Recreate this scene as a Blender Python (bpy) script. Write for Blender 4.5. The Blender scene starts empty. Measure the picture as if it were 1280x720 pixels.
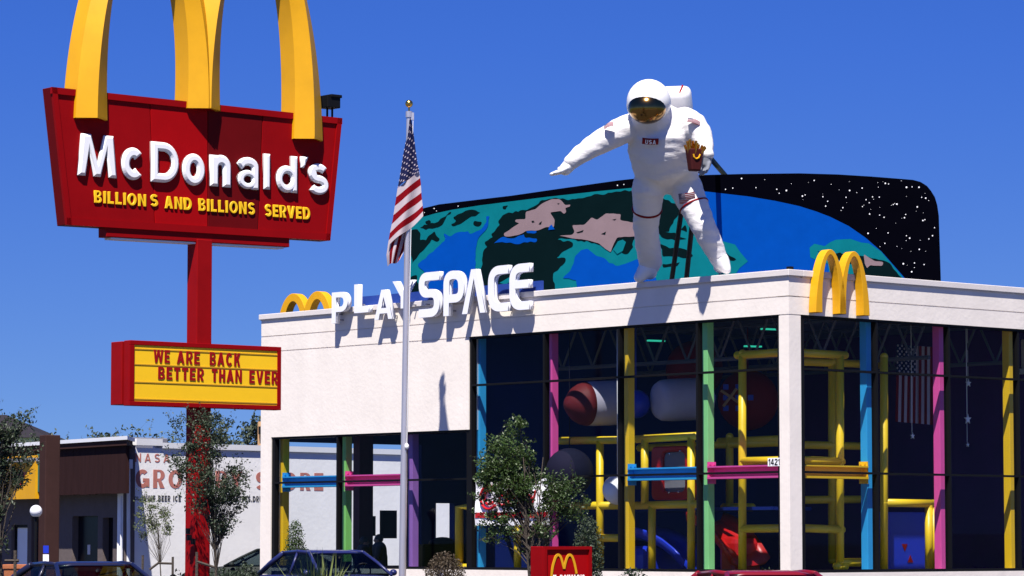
import bpy, bmesh, math, random
from mathutils import Vector, Matrix
random.seed(7)
sc = bpy.context.scene
COL = sc.collection
R = math.radians

# ------------------------------------------------------------------ camera, light, exposure
F = 4060.0                      # focal length in 1280-wide pixels
EYE = Vector((0, 0, 1.6))
TILT = math.atan((676 - 360) / F)
cd = bpy.data.cameras.new('camera'); cam = bpy.data.objects.new('camera', cd); COL.objects.link(cam)
cd.sensor_width = 36; cd.lens = 36 * F / 1280; cd.clip_start = 0.5; cd.clip_end = 6000
cam.location = EYE; cam.rotation_euler = (math.pi / 2 + TILT, 0, 0)
sc.camera = cam

SUN_EL, SUN_AZ = R(60), R(11)   # sun behind the viewer, a little to the left
SUN = Vector((-math.sin(SUN_AZ) * math.cos(SUN_EL), -math.cos(SUN_AZ) * math.cos(SUN_EL), math.sin(SUN_EL)))
w = bpy.data.worlds.new('World'); sc.world = w; w.use_nodes = True
nt = w.node_tree; nt.nodes.clear()
sky = nt.nodes.new('ShaderNodeTexSky'); sky.sky_type = 'NISHITA'; sky.sun_disc = False
sky.sun_elevation = SUN_EL; sky.sun_rotation = math.atan2(SUN.x, SUN.y)
sky.altitude = 1200; sky.air_density = 1.0; sky.dust_density = 0.0; sky.ozone_density = 4.0
tc = nt.nodes.new('ShaderNodeTexCoord')
mp = nt.nodes.new('ShaderNodeVectorMath'); mp.operation = 'ADD'; mp.inputs[1].default_value = (0, 0, 0.085)
nm = nt.nodes.new('ShaderNodeVectorMath'); nm.operation = 'NORMALIZE'
hs = nt.nodes.new('ShaderNodeHueSaturation'); hs.inputs['Saturation'].default_value = 1.3; hs.inputs['Hue'].default_value = 0.52
bg = nt.nodes.new('ShaderNodeBackground'); bg.inputs['Strength'].default_value = 0.05
wo = nt.nodes.new('ShaderNodeOutputWorld')
nt.links.new(tc.outputs['Generated'], mp.inputs[0]); nt.links.new(mp.outputs[0], nm.inputs[0])
nt.links.new(nm.outputs[0], sky.inputs['Vector']); nt.links.new(sky.outputs[0], hs.inputs['Color'])
tint = nt.nodes.new('ShaderNodeMix'); tint.data_type = 'RGBA'; tint.blend_type = 'MULTIPLY'; tint.inputs['Factor'].default_value = 1
tint.inputs['B'].default_value = (.84, 1.0, 1.36, 1); sz = nt.nodes.new('ShaderNodeSeparateXYZ'); mr_ = nt.nodes.new('ShaderNodeMapRange'); mr_.inputs[1].default_value = .02; mr_.inputs[2].default_value = .15
mr_.inputs[3].default_value = .25; mr_.inputs[4].default_value = 1.0
nt.links.new(tc.outputs['Generated'], sz.inputs[0]); nt.links.new(sz.outputs[2], mr_.inputs[0]); nt.links.new(mr_.outputs[0], tint.inputs['Factor'])
nt.links.new(hs.outputs[0], tint.inputs['A']); nt.links.new(tint.outputs['Result'], bg.inputs['Color']); nt.links.new(bg.outputs[0], wo.inputs[0])
sd = bpy.data.lights.new('sun', 'SUN'); sd.energy = 5.0; sd.angle = R(0.53); sd.color = (1, 0.95, 0.87)
so = bpy.data.objects.new('sun', sd); COL.objects.link(so); so.location = (0, -20, 60)
so.rotation_euler = (-SUN).to_track_quat('-Z', 'Y').to_euler()
sc.view_settings.view_transform = 'Standard'; sc.view_settings.look = 'None'
sc.view_settings.exposure = 0.92; sc.view_settings.gamma = 1
sc.cycles.max_bounces = 8; sc.cycles.transparent_max_bounces = 16

# ------------------------------------------------------------------ helpers
Z = Vector((0, 0, 1))
def ray(px, py):
    a = (px - 640) / F; b = (360 - py) / F
    return Vector((a, math.cos(TILT) - b * math.sin(TILT), math.sin(TILT) + b * math.cos(TILT)))
def P(px, py, Y):
    d = ray(px, py); return EYE + d * (Y / d.y)
class Plane:
    """vertical plane: origin o, horizontal axis a (to the right as seen), outward normal n = a x Z"""
    def __init__(s, o, a):
        s.o = Vector(o); s.a = Vector(a).normalized(); s.n = s.a.cross(Z)
    def hit(s, px, py, d=0.0):
        r = ray(px, py); q = s.o + s.n * d
        t = (q - EYE).dot(s.n) / r.dot(s.n)
        p = EYE + r * t - s.o
        return p.dot(s.a), p.z
    def pt(s, x, z, d=0.0):
        return s.o + s.a * x + s.n * d + Z * z
    def at(s, px, py, d=0.0):
        x, z = s.hit(px, py, d); return s.pt(x, z, d)
    def mat(s, d=0.0):
        p = s.pt(0, 0, d)
        return Matrix(((s.a.x, 0, s.n.x, p.x), (s.a.y, 0, s.n.y, p.y), (s.a.z, 1, s.n.z, p.z), (0, 0, 0, 1)))

def hexa(bm, c):
    v = [bm.verts.new(p) for p in c]
    for f in ((0, 1, 2, 3), (7, 6, 5, 4), (0, 4, 5, 1), (1, 5, 6, 2), (2, 6, 7, 3), (3, 7, 4, 0)):
        bm.faces.new([v[i] for i in f])
def pbox(bm, pl, x0, x1, z0, z1, d0, d1):
    hexa(bm, [pl.pt(x0, z0, d1), pl.pt(x1, z0, d1), pl.pt(x1, z1, d1), pl.pt(x0, z1, d1),
              pl.pt(x0, z0, d0), pl.pt(x1, z0, d0), pl.pt(x1, z1, d0), pl.pt(x0, z1, d0)])
def box(bm, c, sx, sy, sz, rz=0.0):
    m = Matrix.Translation(c) @ Matrix.Rotation(rz, 4, 'Z')
    q = [m @ Vector((x * sx / 2, y * sy / 2, z * sz / 2)) for z in (-1, 1) for x, y in ((-1, -1), (1, -1), (1, 1), (-1, 1))]
    hexa(bm, q)
def tube(bm, pts, rad, n=10, cap=True):
    pts = [Vector(p) for p in pts]
    if not hasattr(rad, '__len__'): rad = [rad] * len(pts)
    rings = []; prev = None
    for i, p in enumerate(pts):
        t = (pts[min(i + 1, len(pts) - 1)] - pts[max(i - 1, 0)])
        if t.length < 1e-9: t = Vector((0, 0, 1))
        t.normalize()
        if prev is None:
            u = t.cross(Vector((0, 0, 1)) if abs(t.z) < 0.9 else Vector((1, 0, 0))).normalized()
        else:
            u = (prev - t * prev.dot(t)).normalized()
        prev = u; v = t.cross(u)
        rings.append([bm.verts.new(p + (u * math.cos(2 * math.pi * k / n) + v * math.sin(2 * math.pi * k / n)) * rad[i]) for k in range(n)])
    for a, b in zip(rings, rings[1:]):
        for k in range(n):
            bm.faces.new((a[k], a[(k + 1) % n], b[(k + 1) % n], b[k]))
    if cap and n > 2:
        bm.faces.new(rings[0][::-1]); bm.faces.new(rings[-1])
def ball(bm, c, r, sx=1, sy=1, sz=1, seg=20, rot=None):
    m = Matrix.Translation(c) @ (rot if rot else Matrix()) @ Matrix.Diagonal((sx, sy, sz, 1))
    bmesh.ops.create_uvsphere(bm, u_segments=seg, v_segments=max(8, seg // 2), radius=r, matrix=m)
def BM(): return bmesh.new()

ROOT = {}
def base_of(o):
    while o.parent: o = o.parent
    return ROOT.get(o.name, Vector((0, 0, 0)))
def tag(o, label=None, cat=None, group=None, kind=None):
    if label: o['label'] = label
    if cat: o['category'] = cat
    if group: o['group'] = group
    if kind: o['kind'] = kind
    return o
def thing(name, label, cat, loc, group=None):
    o = bpy.data.objects.new(name, None); COL.objects.link(o); o.empty_display_size = 0.3
    o.location = loc; ROOT[o.name] = Vector(loc)
    return tag(o, label, cat, group)
def mk(name, bm, m, parent=None, smooth=False, recalc=True, bevel=0.0, label=None):
    """link a bmesh (world coordinates) as one object"""
    if recalc: bmesh.ops.recalc_face_normals(bm, faces=bm.faces[:])
    if parent is None:
        lo = Vector((1e9,) * 3); hi = Vector((-1e9,) * 3)
        for v in bm.verts:
            for i in range(3): lo[i] = min(lo[i], v.co[i]); hi[i] = max(hi[i], v.co[i])
        b = Vector(((lo.x + hi.x) / 2, (lo.y + hi.y) / 2, lo.z))
    else: b = base_of(parent)
    for v in bm.verts: v.co -= b
    me = bpy.data.meshes.new(name); bm.to_mesh(me); bm.free()
    for mm in (m if isinstance(m, (list, tuple)) else [m]): me.materials.append(mm)
    if smooth:
        for p in me.polygons: p.use_smooth = True
        if smooth != 'all': me.set_sharp_from_angle(angle=R(40))
    o = bpy.data.objects.new(name, me); COL.objects.link(o)
    if parent is None: o.location = b; ROOT[o.name] = b
    else: o.parent = parent
    if bevel:
        md = o.modifiers.new('bevel', 'BEVEL'); md.width = bevel; md.segments = 2; md.limit_method = 'ANGLE'
    if label: o['label'] = label
    return o
def struct(name, bm, m, **k):
    return tag(mk(name, bm, m, **k), kind='structure')

# ------------------------------------------------------------------ materials
def mat(name, col, rough=0.6, metal=0.0, var=0.08, scale=3.0, bump=0.0, bscale=40.0, spec=0.5, trans=0.0, coat=0.0, stretch=None, streak=0.0):
    m = bpy.data.materials.new(name); m.use_nodes = True
    n = m.node_tree; b = n.nodes['Principled BSDF']
    b.inputs['Roughness'].default_value = rough; b.inputs['Metallic'].default_value = metal
    b.inputs['Specular IOR Level'].default_value = spec
    if coat: b.inputs['Coat Weight'].default_value = coat; b.inputs['Coat Roughness'].default_value = 0.05
    c = (*col, 1)
    tcn = n.nodes.new('ShaderNodeTexCoord'); src = tcn.outputs['Object']
    if stretch:
        mpn = n.nodes.new('ShaderNodeMapping'); mpn.inputs['Scale'].default_value = stretch
        n.links.new(src, mpn.inputs[0]); src = mpn.outputs[0]
    if var:
        nz = n.nodes.new('ShaderNodeTexNoise'); nz.inputs['Scale'].default_value = scale; nz.inputs['Detail'].default_value = 6
        nz.inputs['Roughness'].default_value = 0.65
        n.links.new(src, nz.inputs['Vector'])
        mx = n.nodes.new('ShaderNodeMix'); mx.data_type = 'RGBA'
        mx.inputs['A'].default_value = tuple(max(0, x * (1 - 2 * var)) for x in col) + (1,)
        mx.inputs['B'].default_value = tuple(min(1, x * (1 + 2 * var)) for x in col) + (1,)
        n.links.new(nz.outputs['Fac'], mx.inputs['Factor'])
        if streak:                                   # faint rain streaks and patching
            mp2 = n.nodes.new('ShaderNodeMapping'); mp2.inputs['Scale'].default_value = (1.1, 1.1, .16); n.links.new(tcn.outputs['Object'], mp2.inputs[0])
            n2 = n.nodes.new('ShaderNodeTexNoise'); n2.inputs['Scale'].default_value = 1.3; n2.inputs['Detail'].default_value = 5; n.links.new(mp2.outputs[0], n2.inputs['Vector'])
            rp = n.nodes.new('ShaderNodeMapRange'); rp.inputs[1].default_value = .45; rp.inputs[2].default_value = .75; rp.inputs[3].default_value = 1.0; rp.inputs[4].default_value = 1 - streak * 1.6
            n.links.new(n2.outputs['Fac'], rp.inputs[0])
            m2 = n.nodes.new('ShaderNodeMix'); m2.data_type = 'RGBA'; m2.blend_type = 'MULTIPLY'; m2.inputs['Factor'].default_value = 1
            n.links.new(mx.outputs['Result'], m2.inputs['A']); n.links.new(rp.outputs[0], m2.inputs['B']); mx = m2
        n.links.new(mx.outputs['Result'], b.inputs['Base Color'])
    else: b.inputs['Base Color'].default_value = c
    if bump:
        nb = n.nodes.new('ShaderNodeTexNoise'); nb.inputs['Scale'].default_value = bscale; nb.inputs['Detail'].default_value = 5
        n.links.new(src, nb.inputs['Vector'])
        bp = n.nodes.new('ShaderNodeBump'); bp.inputs['Strength'].default_value = bump; bp.inputs['Distance'].default_value = 0.02
        n.links.new(nb.outputs['Fac'], bp.inputs['Height']); n.links.new(bp.outputs[0], b.inputs['Normal'])
    if trans:
        out = n.nodes['Material Output']
        tr = n.nodes.new('ShaderNodeBsdfTranslucent'); ms = n.nodes.new('ShaderNodeMixShader'); ms.inputs[0].default_value = trans
        if var: n.links.new(mx.outputs['Result'], tr.inputs[0])
        else: tr.inputs[0].default_value = c
        n.links.new(b.outputs[0], ms.inputs[1]); n.links.new(tr.outputs[0], ms.inputs[2]); n.links.new(ms.outputs[0], out.inputs[0])
    return m
def glassmat(name, tint, refl=0.05, rough=0.0):
    m = bpy.data.materials.new(name); m.use_nodes = True; n = m.node_tree; n.nodes.clear()
    out = n.nodes.new('ShaderNodeOutputMaterial'); t = n.nodes.new('ShaderNodeBsdfTransparent'); g = n.nodes.new('ShaderNodeBsdfGlossy')
    t.inputs[0].default_value = (*tint, 1); g.inputs['Roughness'].default_value = rough
    fr = n.nodes.new('ShaderNodeLayerWeight'); fr.inputs[0].default_value = 0.25
    mr = n.nodes.new('ShaderNodeMapRange'); mr.inputs[3].default_value = refl; mr.inputs[4].default_value = 0.35
    n.links.new(fr.outputs['Fresnel'], mr.inputs[0])
    ms = n.nodes.new('ShaderNodeMixShader'); n.links.new(mr.outputs[0], ms.inputs[0])
    n.links.new(t.outputs[0], ms.inputs[1]); n.links.new(g.outputs[0], ms.inputs[2]); n.links.new(ms.outputs[0], out.inputs[0])
    return m
def emit(name, col, s):
    m = bpy.data.materials.new(name); m.use_nodes = True; n = m.node_tree; b = n.nodes['Principled BSDF']
    b.inputs['Emission Color'].default_value = (*col, 1); b.inputs['Emission Strength'].default_value = s
    b.inputs['Base Color'].default_value = (*col, 1); return m
M = {}
M['stucco'] = mat('stucco', (0.76, 0.69, 0.63), 0.9, var=0.05, scale=1.6, bump=0.22, bscale=11, streak=0.035)
M['stucco_trim'] = mat('stucco_trim', (0.62, 0.57, 0.55), 0.7, var=0.05, scale=4, bump=0.15)
M['black'] = mat('black_frame', (0.005, 0.005, 0.006), 0.55, var=0.1, spec=0.15)
M['black_paint'] = mat('black_board_paint', (0.0012, 0.0012, 0.003), 0.8, var=0.1, spec=0.0)
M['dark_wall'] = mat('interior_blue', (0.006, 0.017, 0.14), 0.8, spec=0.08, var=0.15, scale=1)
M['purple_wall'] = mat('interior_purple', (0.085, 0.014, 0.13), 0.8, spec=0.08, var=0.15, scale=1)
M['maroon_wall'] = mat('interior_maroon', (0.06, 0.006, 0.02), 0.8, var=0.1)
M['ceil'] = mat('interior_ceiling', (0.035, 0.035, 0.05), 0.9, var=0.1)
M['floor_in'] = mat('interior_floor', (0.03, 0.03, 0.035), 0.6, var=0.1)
M['truss'] = mat('truss_grey', (0.09, 0.09, 0.11), 0.8)
M['yellow'] = mat('yellow_enamel', (0.86, 0.52, 0.012), 0.42, var=0.05)
M['yellow_sign'] = mat('yellow_sign_enamel', (0.64, 0.315, 0.004), 0.5, var=0.10, scale=1.6, spec=0.3)
M['pad_yellow'] = mat('yellow_vinyl_pad', (0.82, 0.55, 0.015), 0.4, var=0.06, bump=0.2, bscale=6)
M['blue_col'] = mat('blue_enamel', (0.03, 0.36, 0.72), 0.45, var=0.06)
M['pink_col'] = mat('pink_enamel', (0.80, 0.09, 0.36), 0.45, var=0.06)
M['green_col'] = mat('green_enamel', (0.24, 0.62, 0.14), 0.45, var=0.06)
M['mint_col'] = mat('mint_enamel', (0.28, 0.72, 0.25), 0.45, var=0.06)
M['purple_col'] = mat('purple_enamel', (0.32, 0.14, 0.46), 0.45, var=0.06)
M['glass'] = glassmat('window_glass', (0.91, 0.945, 0.975), 0.003)
M['carglass'] = glassmat('car_glass', (0.30, 0.36, 0.36), 0.015)
M['board_yellow'] = mat('letter_board_yellow', (0.86, 0.50, 0.008), 0.5, var=0.04, spec=0.3)
M['rail_yellow'] = mat('letter_rail_yellow', (0.50, 0.26, 0.006), 0.5, var=0.05)
M['red1'] = mat('sign_red', (0.235, 0.0025, 0.004), 0.45, var=0.12, scale=1.2, spec=0.06)
M['red2'] = mat('sign_red_bright', (0.31, 0.0025, 0.004), 0.45, var=0.10, scale=1.4, spec=0.06)
M['red3'] = mat('sign_red_dark', (0.115, 0.003, 0.004), 0.5, var=0.12, scale=1.2, spec=0.06)
M['red_pole'] = mat('pole_red', (0.235, 0.003, 0.004), 0.5, var=0.14, scale=2, spec=0.08)
M['white'] = mat('white_plastic', (0.82, 0.81, 0.82), 0.35, var=0.02)
M['white_letter'] = mat('white_letter_enamel', (0.78, 0.78, 0.84), 0.4, var=0.03)
M['alu'] = mat('brushed_aluminium', (0.62, 0.58, 0.60), 0.38, metal=0.7, var=0.08, scale=2, stretch=(6, 6, 0.6))
M['gold'] = mat('gold_leaf', (0.75, 0.42, 0.10), 0.25, metal=1.0, var=0.08)
M['visor'] = mat('gold_visor', (0.24, 0.135, 0.045), 0.16, metal=1.0, var=0.25, scale=4)
M['suit'] = mat('white_suit_fabric', (0.66, 0.635, 0.635), 0.75, var=0.04, bump=0.5, bscale=7, stretch=(1, 1, 2.6))
M['helmet'] = mat('white_helmet', (0.74, 0.73, 0.73), 0.35, var=0.02)
M['grey_glove'] = mat('grey_glove', (0.22, 0.23, 0.27), 0.6)
M['dark_red'] = mat('dark_red_paint', (0.19, 0.004, 0.006), 0.6, spec=0.2)
M['bright_red'] = mat('bright_red_plastic', (0.42, 0.006, 0.008), 0.4, var=0.05)
M['deep_blue'] = mat('deep_blue_plastic', (0.010, 0.03, 0.42), 0.35, var=0.05)
M['ocean'] = mat('mural_blue', (0.0012, 0.050, 0.285), 0.8, var=0.07, spec=0.0)
M['teal'] = mat('mural_teal', (0.003, 0.125, 0.150), 0.8, var=0.09, spec=0.0)
M['dgreen'] = mat('mural_dark_green', (0.002, 0.0075, 0.009), 0.8, var=0.1, spec=0.0)
M['mauve'] = mat('mural_mauve', (0.19, 0.135, 0.148), 0.8, var=0.08, spec=0.0)
M['bluestrip'] = mat('strip_blue', (0.004, 0.035, 0.24), 0.7, var=0.03)
M['asphalt'] = mat('asphalt', (0.05, 0.05, 0.052), 0.9, var=0.2, scale=0.6, bump=0.4)
M['concrete'] = mat('concrete', (0.42, 0.40, 0.38), 0.85, var=0.1, bump=0.3)
M['mulch'] = mat('dark_mulch', (0.05, 0.04, 0.03), 0.95, var=0.3, bump=0.6)
M['grass'] = mat('lawn', (0.05, 0.09, 0.02), 0.95, var=0.3, scale=1.5, bump=0.8)
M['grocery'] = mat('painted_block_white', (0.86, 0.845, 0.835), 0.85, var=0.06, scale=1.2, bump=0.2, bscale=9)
M['front_wall'] = mat('block_shade_darkened', (0.13, 0.105, 0.10), 0.9, spec=0.08, var=0.1, bump=0.4, bscale=9)  # the overhang's shade is put into this dark wall colour
M['wood'] = mat('brown_stained_wood', (0.026, 0.011, 0.011), 0.85, spec=0.08, var=0.2, scale=2, stretch=(3, 3, 0.4))
M['wood_post'] = mat('brown_post_wood', (0.042, 0.020, 0.018), 0.85, spec=0.08, var=0.15, scale=2)
M['paint_red'] = mat('faded_red_paint', (0.47, 0.165, 0.13), 0.85, var=0.14, scale=7)
M['paint_black'] = mat('faded_black_paint', (0.05, 0.05, 0.055), 0.85, var=0.1)
M['metal_white'] = mat('white_metal_coping', (0.72, 0.72, 0.74), 0.5, var=0.04)
M['grey_metal'] = mat('grey_metal', (0.18, 0.18, 0.21), 0.5, var=0.1)
M['dark_roof'] = mat('dark_shingles', (0.025, 0.022, 0.028), 0.9, spec=0.08, var=0.2, scale=6)
M['dark_door'] = mat('dark_glass_door', (0.008, 0.008, 0.012), 0.25, spec=0.08, var=0.1)
M['bark'] = mat('bark', (0.055, 0.042, 0.032), 0.95, var=0.25, scale=12, bump=0.6)
M['leaf'] = mat('leaf_green', (0.042, 0.075, 0.016), 0.42, var=0.42, scale=1.8, trans=0.25)
M['leaf_dark'] = mat('leaf_dark_green', (0.030, 0.048, 0.022), 0.55, var=0.4, scale=1.8, trans=0.2)
M['leaf_oak'] = mat('leaf_oak_green', (0.052, 0.072, 0.042), 0.6, var=0.4, scale=1.5, trans=0.2)
M['leaf_pale'] = mat('leaf_pale_green', (0.10, 0.125, 0.05), 0.6, var=0.35, scale=2, trans=0.25)
M['leaf_red'] = mat('leaf_bronze', (0.062, 0.042, 0.022), 0.6, var=0.4, scale=5, trans=0.2)
M['leaf_yucca'] = mat('leaf_yucca', (0.20, 0.24, 0.07), 0.5, var=0.3, scale=4, trans=0.2)
M['tan'] = mat('tan_wood', (0.48, 0.28, 0.13), 0.8, var=0.1)
M['orange'] = mat('terracotta', (0.32, 0.10, 0.035), 0.8, var=0.15, bump=0.3)
M['cloth_dark'] = mat('dark_cloth', (0.030, 0.035, 0.055), 0.85, var=0.1)
M['skin'] = mat('skin', (0.28, 0.15, 0.10), 0.6, var=0.05)
M['hair'] = mat('dark_hair', (0.012, 0.010, 0.009), 0.6)
M['carton'] = mat('carton_red', (0.045, 0.004, 0.004), 0.7, spec=0.2)
M['dark_ball'] = mat('dark_grey_plastic', (0.008, 0.008, 0.02), 0.8, spec=0.05)
M['rocket_white'] = mat('lavender_white_vinyl', (0.37, 0.345, 0.41), 0.65, var=0.06)
M['rocket_red'] = mat('rocket_red_vinyl', (0.10, 0.008, 0.010), 0.6, spec=0.2)
M['board_letter'] = mat('board_letter_red', (0.27, 0.004, 0.008), 0.6, var=0.05, spec=0.1)
M['tyre'] = mat('tyre_rubber', (0.02, 0.02, 0.02), 0.85)
M['chrome'] = mat('chrome', (0.6, 0.6, 0.62), 0.2, metal=1, var=0.03)
M['lamp'] = emit('fluorescent_green', (0.04, 0.7, 0.45), .35)
M['glow_white'] = mat('opal_glass_globe', (0.75, 0.75, 0.78), 0.25, var=0.02)

def flagmat(name, um=1.0, r2max=0.042):
    """stars and stripes from the UV map: u along the fly, v from the top down"""
    m = bpy.data.materials.new(name); m.use_nodes = True; n = m.node_tree; b = n.nodes['Principled BSDF']
    b.inputs['Roughness'].default_value = 0.9; b.inputs['Specular IOR Level'].default_value = 0.05
    uv = n.nodes.new('ShaderNodeUVMap'); sp = n.nodes.new('ShaderNodeSeparateXYZ'); n.links.new(uv.outputs[0], sp.inputs[0])
    def mth(op, a, c=None):
        k = n.nodes.new('ShaderNodeMath'); k.operation = op
        for i, q in enumerate((a, c)):
            if q is None: continue
            if isinstance(q, (int, float)): k.inputs[i].default_value = q
            else: n.links.new(q, k.inputs[i])
        return k.outputs[0]
    u, v = sp.outputs[0], sp.outputs[1]
    st = mth('LESS_THAN', mth('MODULO', mth('MULTIPLY', v, 13.0), 2.0), 1.0)
    can = mth('MULTIPLY', mth('LESS_THAN', u, 0.4), mth('LESS_THAN', v, 7 / 13))
    su = mth('MULTIPLY', u, um * 11 / 0.4 / 2); sv = mth('MULTIPLY', v, 9 / (7 / 13) / 2)
    def dots(off):
        du = mth('SUBTRACT', mth('FRACT', mth('ADD', su, off)), 0.5); dv = mth('SUBTRACT', mth('FRACT', mth('ADD', sv, off)), 0.5)
        r2 = mth('ADD', mth('MULTIPLY', du, du), mth('MULTIPLY', dv, dv)); return mth('LESS_THAN', r2, r2max)
    star = mth('MAXIMUM', dots(0.25), dots(0.75))
    def mixc(f, a, c):
        k = n.nodes.new('ShaderNodeMix'); k.data_type = 'RGBA'; n.links.new(f, k.inputs['Factor'])
        for s_, q in (('A', a), ('B', c)):
            if isinstance(q, tuple): k.inputs[s_].default_value = q
            else: n.links.new(q, k.inputs[s_])
        return k.outputs['Result']
    white = (0.47, 0.40, 0.43, 1)
    stripes = mixc(st, white, (0.19, 0.003, 0.008, 1))
    canton = mixc(star, (0.014, 0.016, 0.06, 1), white)
    n.links.new(mixc(can, stripes, canton), b.inputs['Base Color'])
    tr = n.nodes.new('ShaderNodeBsdfTranslucent'); ms = n.nodes.new('ShaderNodeMixShader'); ms.inputs[0].default_value = 0.15
    n.links.new(mixc(can, stripes, canton), tr.inputs[0]); n.links.new(b.outputs[0], ms.inputs[1]); n.links.new(tr.outputs[0], ms.inputs[2])
    n.links.new(ms.outputs[0], n.nodes['Material Output'].inputs[0])
    return m
M['flag'] = flagmat('flag_cloth'); M['flag_limp'] = flagmat('limp_flag_cloth', 2.3, .019)

def carpaint(name, col): return mat(name, col, 0.35, metal=0.0, var=0.05, scale=1.0, coat=0.35, spec=0.3)

# ------------------------------------------------------------------ outline glyphs (2-D curves turned into solid meshes)
def inside(p, lp):
    c = False; n = len(lp)
    for i in range(n):
        a, b = lp[i], lp[i - 1]
        if (a[1] > p[1]) != (b[1] > p[1]) and p[0] < (b[0] - a[0]) * (p[1] - a[1]) / (b[1] - a[1] + 1e-12) + a[0]: c = not c
    return c
def shrink(lp, dist, hole):
    """move an outline into the material by dist, with limited mitres; same vertex count"""
    ar = sum(lp[i - 1][0] * lp[i][1] - lp[i][0] * lp[i - 1][1] for i in range(len(lp)))
    sg = (1 if ar > 0 else -1) * (-1 if hole else 1); out = []; n = len(lp)
    for i in range(n):
        p = Vector(lp[i]); a = p - Vector(lp[i - 1]); c = Vector(lp[(i + 1) % n]) - p
        if a.length < 1e-9: a = c
        if c.length < 1e-9: c = a
        a.normalize(); c.normalize(); n1 = Vector((-a.y, a.x)); n2 = Vector((-c.y, c.x)); m = n1 + n2
        if m.length < 1e-3: m = n1
        m.normalize(); k = min(1.9, 1 / max(.2, m.dot(n1)))
        out.append(tuple(p + m * (dist * sg * k)))
    return out
def fill2d(loops, ext):
    cu = bpy.data.curves.new('outline', 'CURVE'); cu.dimensions = '2D'; cu.fill_mode = 'BOTH'
    for lp in loops:
        s_ = cu.splines.new('POLY'); s_.points.add(len(lp) - 1); s_.use_cyclic_u = True
        for i, p in enumerate(lp): s_.points[i].co = (p[0], p[1], 0, 1)
    cu.extrude = ext / 2
    o = bpy.data.objects.new('outline', cu); COL.objects.link(o)
    dg = bpy.context.evaluated_depsgraph_get(); me = bpy.data.meshes.new_from_object(o.evaluated_get(dg))
    bm = BM(); bm.from_mesh(me)
    COL.objects.unlink(o); bpy.data.objects.remove(o); bpy.data.curves.remove(cu); bpy.data.meshes.remove(me)
    return bm
def curve_bm(loops, extrude, bevel=0.0, mtx=Matrix(), zoff=0.0, even=False):
    """filled 2-D outline (holes by even-odd) extruded towards +z; back face at z=0; bevel = sloping rim of a prismatic letter"""
    loops = [[q for k, q in enumerate(lp) if (Vector(q) - Vector(lp[k - 1])).length > 1e-5] for lp in loops]
    bm = fill2d(loops, extrude - bevel)
    bmesh.ops.remove_doubles(bm, verts=bm.verts[:], dist=1e-5)
    bm.transform(Matrix.Translation((0, 0, (extrude - bevel) / 2)))
    if bevel:
        ins = [shrink(lp, bevel, sum(inside(lp[0], o) for o in loops if o is not lp) % 2 == 1) for lp in loops]
        cap = fill2d(ins, 0.0); cap.transform(Matrix.Translation((0, 0, extrude)))
        me = bpy.data.meshes.new('t'); cap.to_mesh(me); cap.free(); bm.from_mesh(me); bpy.data.meshes.remove(me)
        for lp, il in zip(loops, ins):
            A_ = [bm.verts.new((x, y, extrude - bevel)) for x, y in lp]; B_ = [bm.verts.new((x, y, extrude)) for x, y in il]
            for i in range(len(lp)): bm.faces.new((A_[i - 1], A_[i], B_[i], B_[i - 1]))
        bmesh.ops.remove_doubles(bm, verts=bm.verts[:], dist=1e-5)
    bm.transform(mtx @ Matrix.Translation((0, 0, zoff)))
    return bm
def join(bms):
    a = bms[0]
    for b in bms[1:]:
        me = bpy.data.meshes.new('t'); b.to_mesh(me); b.free(); a.from_mesh(me); bpy.data.meshes.remove(me)
    return a
def arc(cx, cy, rx, ry, a0, a1, n=12):
    return [(cx + rx * math.cos(R(a0 + (a1 - a0) * i / n)), cy + ry * math.sin(R(a0 + (a1 - a0) * i / n))) for i in range(n + 1)]
def rnd(pts, rad, n=6, closed=False):
    """polyline with rounded corners"""
    out = []; N = len(pts)
    for i, p in enumerate(pts):
        if not closed and i in (0, N - 1): out.append(tuple(p)); continue
        r = rad[i] if hasattr(rad, '__len__') else rad
        p = Vector(p); a = Vector(pts[i - 1]); b = Vector(pts[(i + 1) % N])
        da = (a - p); db = (b - p); la, lb = da.length, db.length; da.normalize(); db.normalize()
        rr = min(r, la * 0.5, lb * 0.5)
        for k in range(n + 1):
            t = k / n; q = (p + da * rr) * (1 - t) ** 2 + p * 2 * t * (1 - t) + (p + db * rr) * t * t
            out.append((q.x, q.y))
    return out
def ribbon(path, wd):
    path = [q for k, q in enumerate(path) if k == 0 or (Vector(q) - Vector(path[k - 1])).length > 1e-4]
    L, Rr = [], []; N = len(path); pv = [Vector(p) for p in path]
    for i, p in enumerate(pv):
        d1 = (p - pv[i - 1]).normalized() if i else (pv[1] - p).normalized()
        d2 = (pv[i + 1] - p).normalized() if i < N - 1 else d1
        n1 = Vector((-d1.y, d1.x)); n2 = Vector((-d2.y, d2.x)); nn = (n1 + n2)
        if nn.length < 1e-6: nn = n1
        nn.normalize(); k = 1 / max(0.35, nn.dot(n1))
        L.append(tuple(p + nn * wd / 2 * k)); Rr.append(tuple(p - nn * wd / 2 * k))
    return L + Rr[::-1]
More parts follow.
